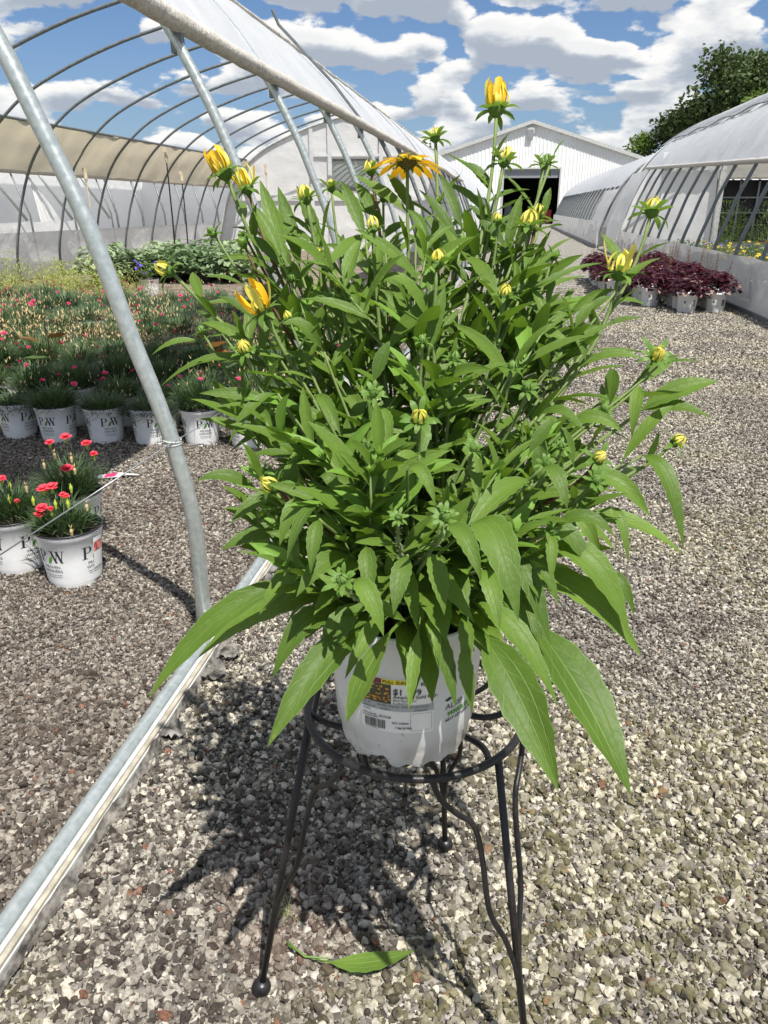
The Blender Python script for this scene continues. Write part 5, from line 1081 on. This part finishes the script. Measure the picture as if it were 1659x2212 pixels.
# ---- stems
small=MB(); young=MB(); hairs=MB(); rs_=random.Random(21); nbig=0
def bez(P,t): return P[0]*(1-t)**3+P[1]*3*t*(1-t)**2+P[2]*3*t*t*(1-t)+P[3]*t**3
B0=BASE-rb.location
for idx,(x,y,s,kind,dr,o) in enumerate(HD):
    c,d,S=head(x,y,s,kind,dr,o,idx); rr=random.Random(idx+100)
    L=(c-B0).length; ang=rr.uniform(0,2*PI); rad=rr.uniform(.005,.045)
    side=Vector((c.x-B0.x,c.y-B0.y,0)); b0=B0+Vector((rad*math.cos(ang),rad*math.sin(ang),-.005))+side*.06
    end=c-d*(.28*S if kind!='open' else .009)
    P=[b0,b0+Vector((side.x*.10,side.y*.10,L*.34)),end-d*(L*.20)-UP*(L*.10),end]
    n_=22; pts=[bez(P,i/n_) for i in range(n_+1)]; r0=.0032 if s>.55 else .0024
    q=MB(); q.tube(pts,[r0*(1-.30*i/n_) for i in range(n_+1)],7); q.build('stem',STR if idx%7==3 else STM,rb,True)
    for k in range(170):
        t=rs_.uniform(.15,.99); p=bez(P,t); tg=(bez(P,min(t+.02,1))-bez(P,t-.02)).normalized(); a=tg.orthogonal().normalized(); a=Matrix.Rotation(rs_.uniform(0,6.28),3,tg)@a; bq=tg.cross(a)
        ln=rs_.uniform(.002,.0038); hairs.add([p+a*r0*.6+bq*.00022,p+a*r0*.6-bq*.00022,p+a*(r0+ln)+tg*ln*.3],[(0,1,2)])
    # alternate leaves up the stem
    nl=max(5,int(L/.034)); az0=rr.uniform(0,6.28)
    for k in range(nl):
        t=.14+.80*(k+rr.uniform(-.3,.3))/nl; t=min(max(t,.12),.93); p=bez(P,t); tg=(bez(P,min(t+.02,1))-bez(P,t-.02)).normalized()
        az_=az0+k*2.4; outd=Vector((math.cos(az_),math.sin(az_),0)); outd=(outd-tg*outd.dot(tg)).normalized()
        low=1-t; Ll=(.046+.062*low+(.025 if rr.random()<.3 else 0))*rr.uniform(.8,1.15)*(1 if s>.55 else .85)
        rise=1.05-.75*low; dirn=(outd+tg*max(rise,.1)).normalized()
        mid=p+dirn*Ll*.55; tip=p+dirn*Ll*.98+outd*Ll*.10-UP*Ll*(.06+.35*low*rr.uniform(.5,1.2))
        wd=Ll*rr.uniform(.18,.26)*(1.10-.18*t); N=(UP*.6+CAMR*.35+tg*.2-outd*.1+Vector((rr.gauss(0,.28),rr.gauss(0,.28),0))).normalized()
        wtip=tip+rb.location; 
        kw=dict(seg=11,nu=4,fold=rr.uniform(.15,.5),tw=rr.uniform(-.7,.7),pf=.04)
        if nbig<178 and (rr.random()<.62): add_leaf(p,mid,tip,wd,N,**kw); nbig+=1
        else: add_leaf(p,mid,tip,wd,N,small=small,**kw)
# leafy side shoots filling the body of the bush
for k in range(135):
    x=rs_.uniform(500,1310); y=rs_.uniform(500,1230); hw=(430-abs(y-900)*.35)
    if abs(x-890)>hw: x=890+(x-890)*.7
    c=W3(x,y,None,rs_.uniform(-.03,.24)); out_=Vector((c.x-B0.x,c.y-B0.y,0)); dd=(out_.normalized()*.6+UP*.9+Vector((rs_.gauss(0,.3),rs_.gauss(0,.3),0))).normalized()
    a0=c-dd*rs_.uniform(.05,.10)-out_*.12; tpts=[a0,(a0+c)*.5+UP*-.004,c]
    if 'SS' not in globals(): SS=MB()
    SS.tube(tpts,[.0018,.0015,.0011],5)
    for m in range(7):
        t=.15+.85*m/6; p=a0+(c-a0)*t; az_=m*2.4+k; outd=Vector((math.cos(az_),math.sin(az_),0)); Ll=rs_.uniform(.055,.105)*(1.1-.5*t); dn=(outd*.8+dd*(.5+.8*t)).normalized()
        add_leaf(p,p+dn*Ll*.55+UP*.004,p+dn*Ll+outd*Ll*.12-UP*Ll*.15*rs_.random(),Ll*rs_.uniform(.19,.27),(UP*.6+CAMR*.5+dd*.2+Vector((rs_.gauss(0,.3),rs_.gauss(0,.3),0))).normalized(),small=(small if rs_.random()<.8 else young),seg=9,nu=4,fold=rs_.uniform(.2,.5),tw=rs_.uniform(-.5,.5),pf=.03)
    for m in range(6):
        az_=m*1.05; outd=Vector((math.cos(az_),math.sin(az_),0)); dn=(outd*.4+dd*1.2).normalized(); Ll=rs_.uniform(.007,.014); add_leaf(c,c+dn*Ll*.6,c+dn*Ll+outd*Ll*.3,Ll*.35,dd,small=young,seg=5,nu=2,fold=.3,pf=.02)
# basal leaf mass around the crown
for k in range(70):
    a=rs_.uniform(0,2*PI); rad=rs_.uniform(.02,.06); p=B0+Vector((rad*math.cos(a),rad*math.sin(a),rs_.uniform(0,.10))); outd=Vector((math.cos(a),math.sin(a),0)); Ll=rs_.uniform(.08,.15)
    add_leaf(p,p+outd*Ll*.6+UP*Ll*.35,p+outd*Ll+UP*Ll*rs_.uniform(-.25,.35),Ll*.28,(UP+outd*-.2).normalized(),small=small,seg=11,nu=4,fold=.3,pf=.12,tw=rs_.uniform(-.5,.5))
# stems joining the traced leaves' bases to the plant (thin side shoots)
for (bx,by,tx,ty,w,o0,o1,sag,kw) in TR:
    if by<1290:
        p=W3(bx,by,o0); t=.55+.3*R.random(); e=B0+(Vector((p.x*.35,p.y*.35,B0.z+(p.z-B0.z)*.45))-B0); q_=[Vector((B0.x+(p.x-B0.x)*.06,B0.y+(p.y-B0.y)*.06,B0.z)),B0+Vector(((p.x-B0.x)*.25,(p.y-B0.y)*.25,max(p.z-B0.z,.03)*.5)),p-(p-B0)*.18+UP*.0,p]
        pts=[bez(q_,i/12) for i in range(13)]; small_stem=None
        if 'SS' not in globals(): SS=MB()
        SS.tube(pts,[.0026*(1-.4*i/12) for i in range(13)],5)
SS.build('side_shoots',STM,rb,True,kind='stuff')
small.build('small_leaves',LM,rb,True,kind='stuff'); young.build('young_leaves',LMY,rb,True,kind='stuff'); hairs.build('stem_hairs',HAIR,rb,kind='stuff')
# ================================================================== FALLEN LEAF, WEEDS
g0=G(622,2042,.02); g1=G(745,2082,.022); g2=G(897,2052,.03)
fo_=empty('fallen_leaf',tuple(g0),'single green rudbeckia leaf lying on the gravel under the stand','leaf')
q=MB(); P1=g1*2-(g0+g2)*.5; leaf_mb(q,Vector((0,0,0)),P1-g0,g2-g0,.036,UP,pf=.42,fold=.1,seg=20,nu=6); q.build('blade',LM,fo_,True)
q=MB(); q.tube([Vector((-.003,.006,0)),(P1-g0)*.35+Vector((0,0,.0015)),(g1-g0)*.75+Vector((0,0,.001))],[.0022,.0018,.001],6); q.build('stalk',LMY,fo_,True)
g=G(612,1985); tw_=empty('grass_tuft',(g.x,g.y,.005),'small pale weed sprouting from the gravel beside the left stand leg','weed')
q=MB(); rr=random.Random(2)
for i in range(26):
    a=rr.uniform(0,6.28); blade(q,(rr.uniform(-.01,.01),rr.uniform(-.01,.01),0),a,rr.uniform(0,.9),rr.uniform(.02,.075),.0008,0,rr.uniform(.1,1),seg=4)
q.build('blades',leafmat('pale_weed',(.25,.28,.10),(.35,.34,.15),(.4,.45,.1),veins=False),tw_)
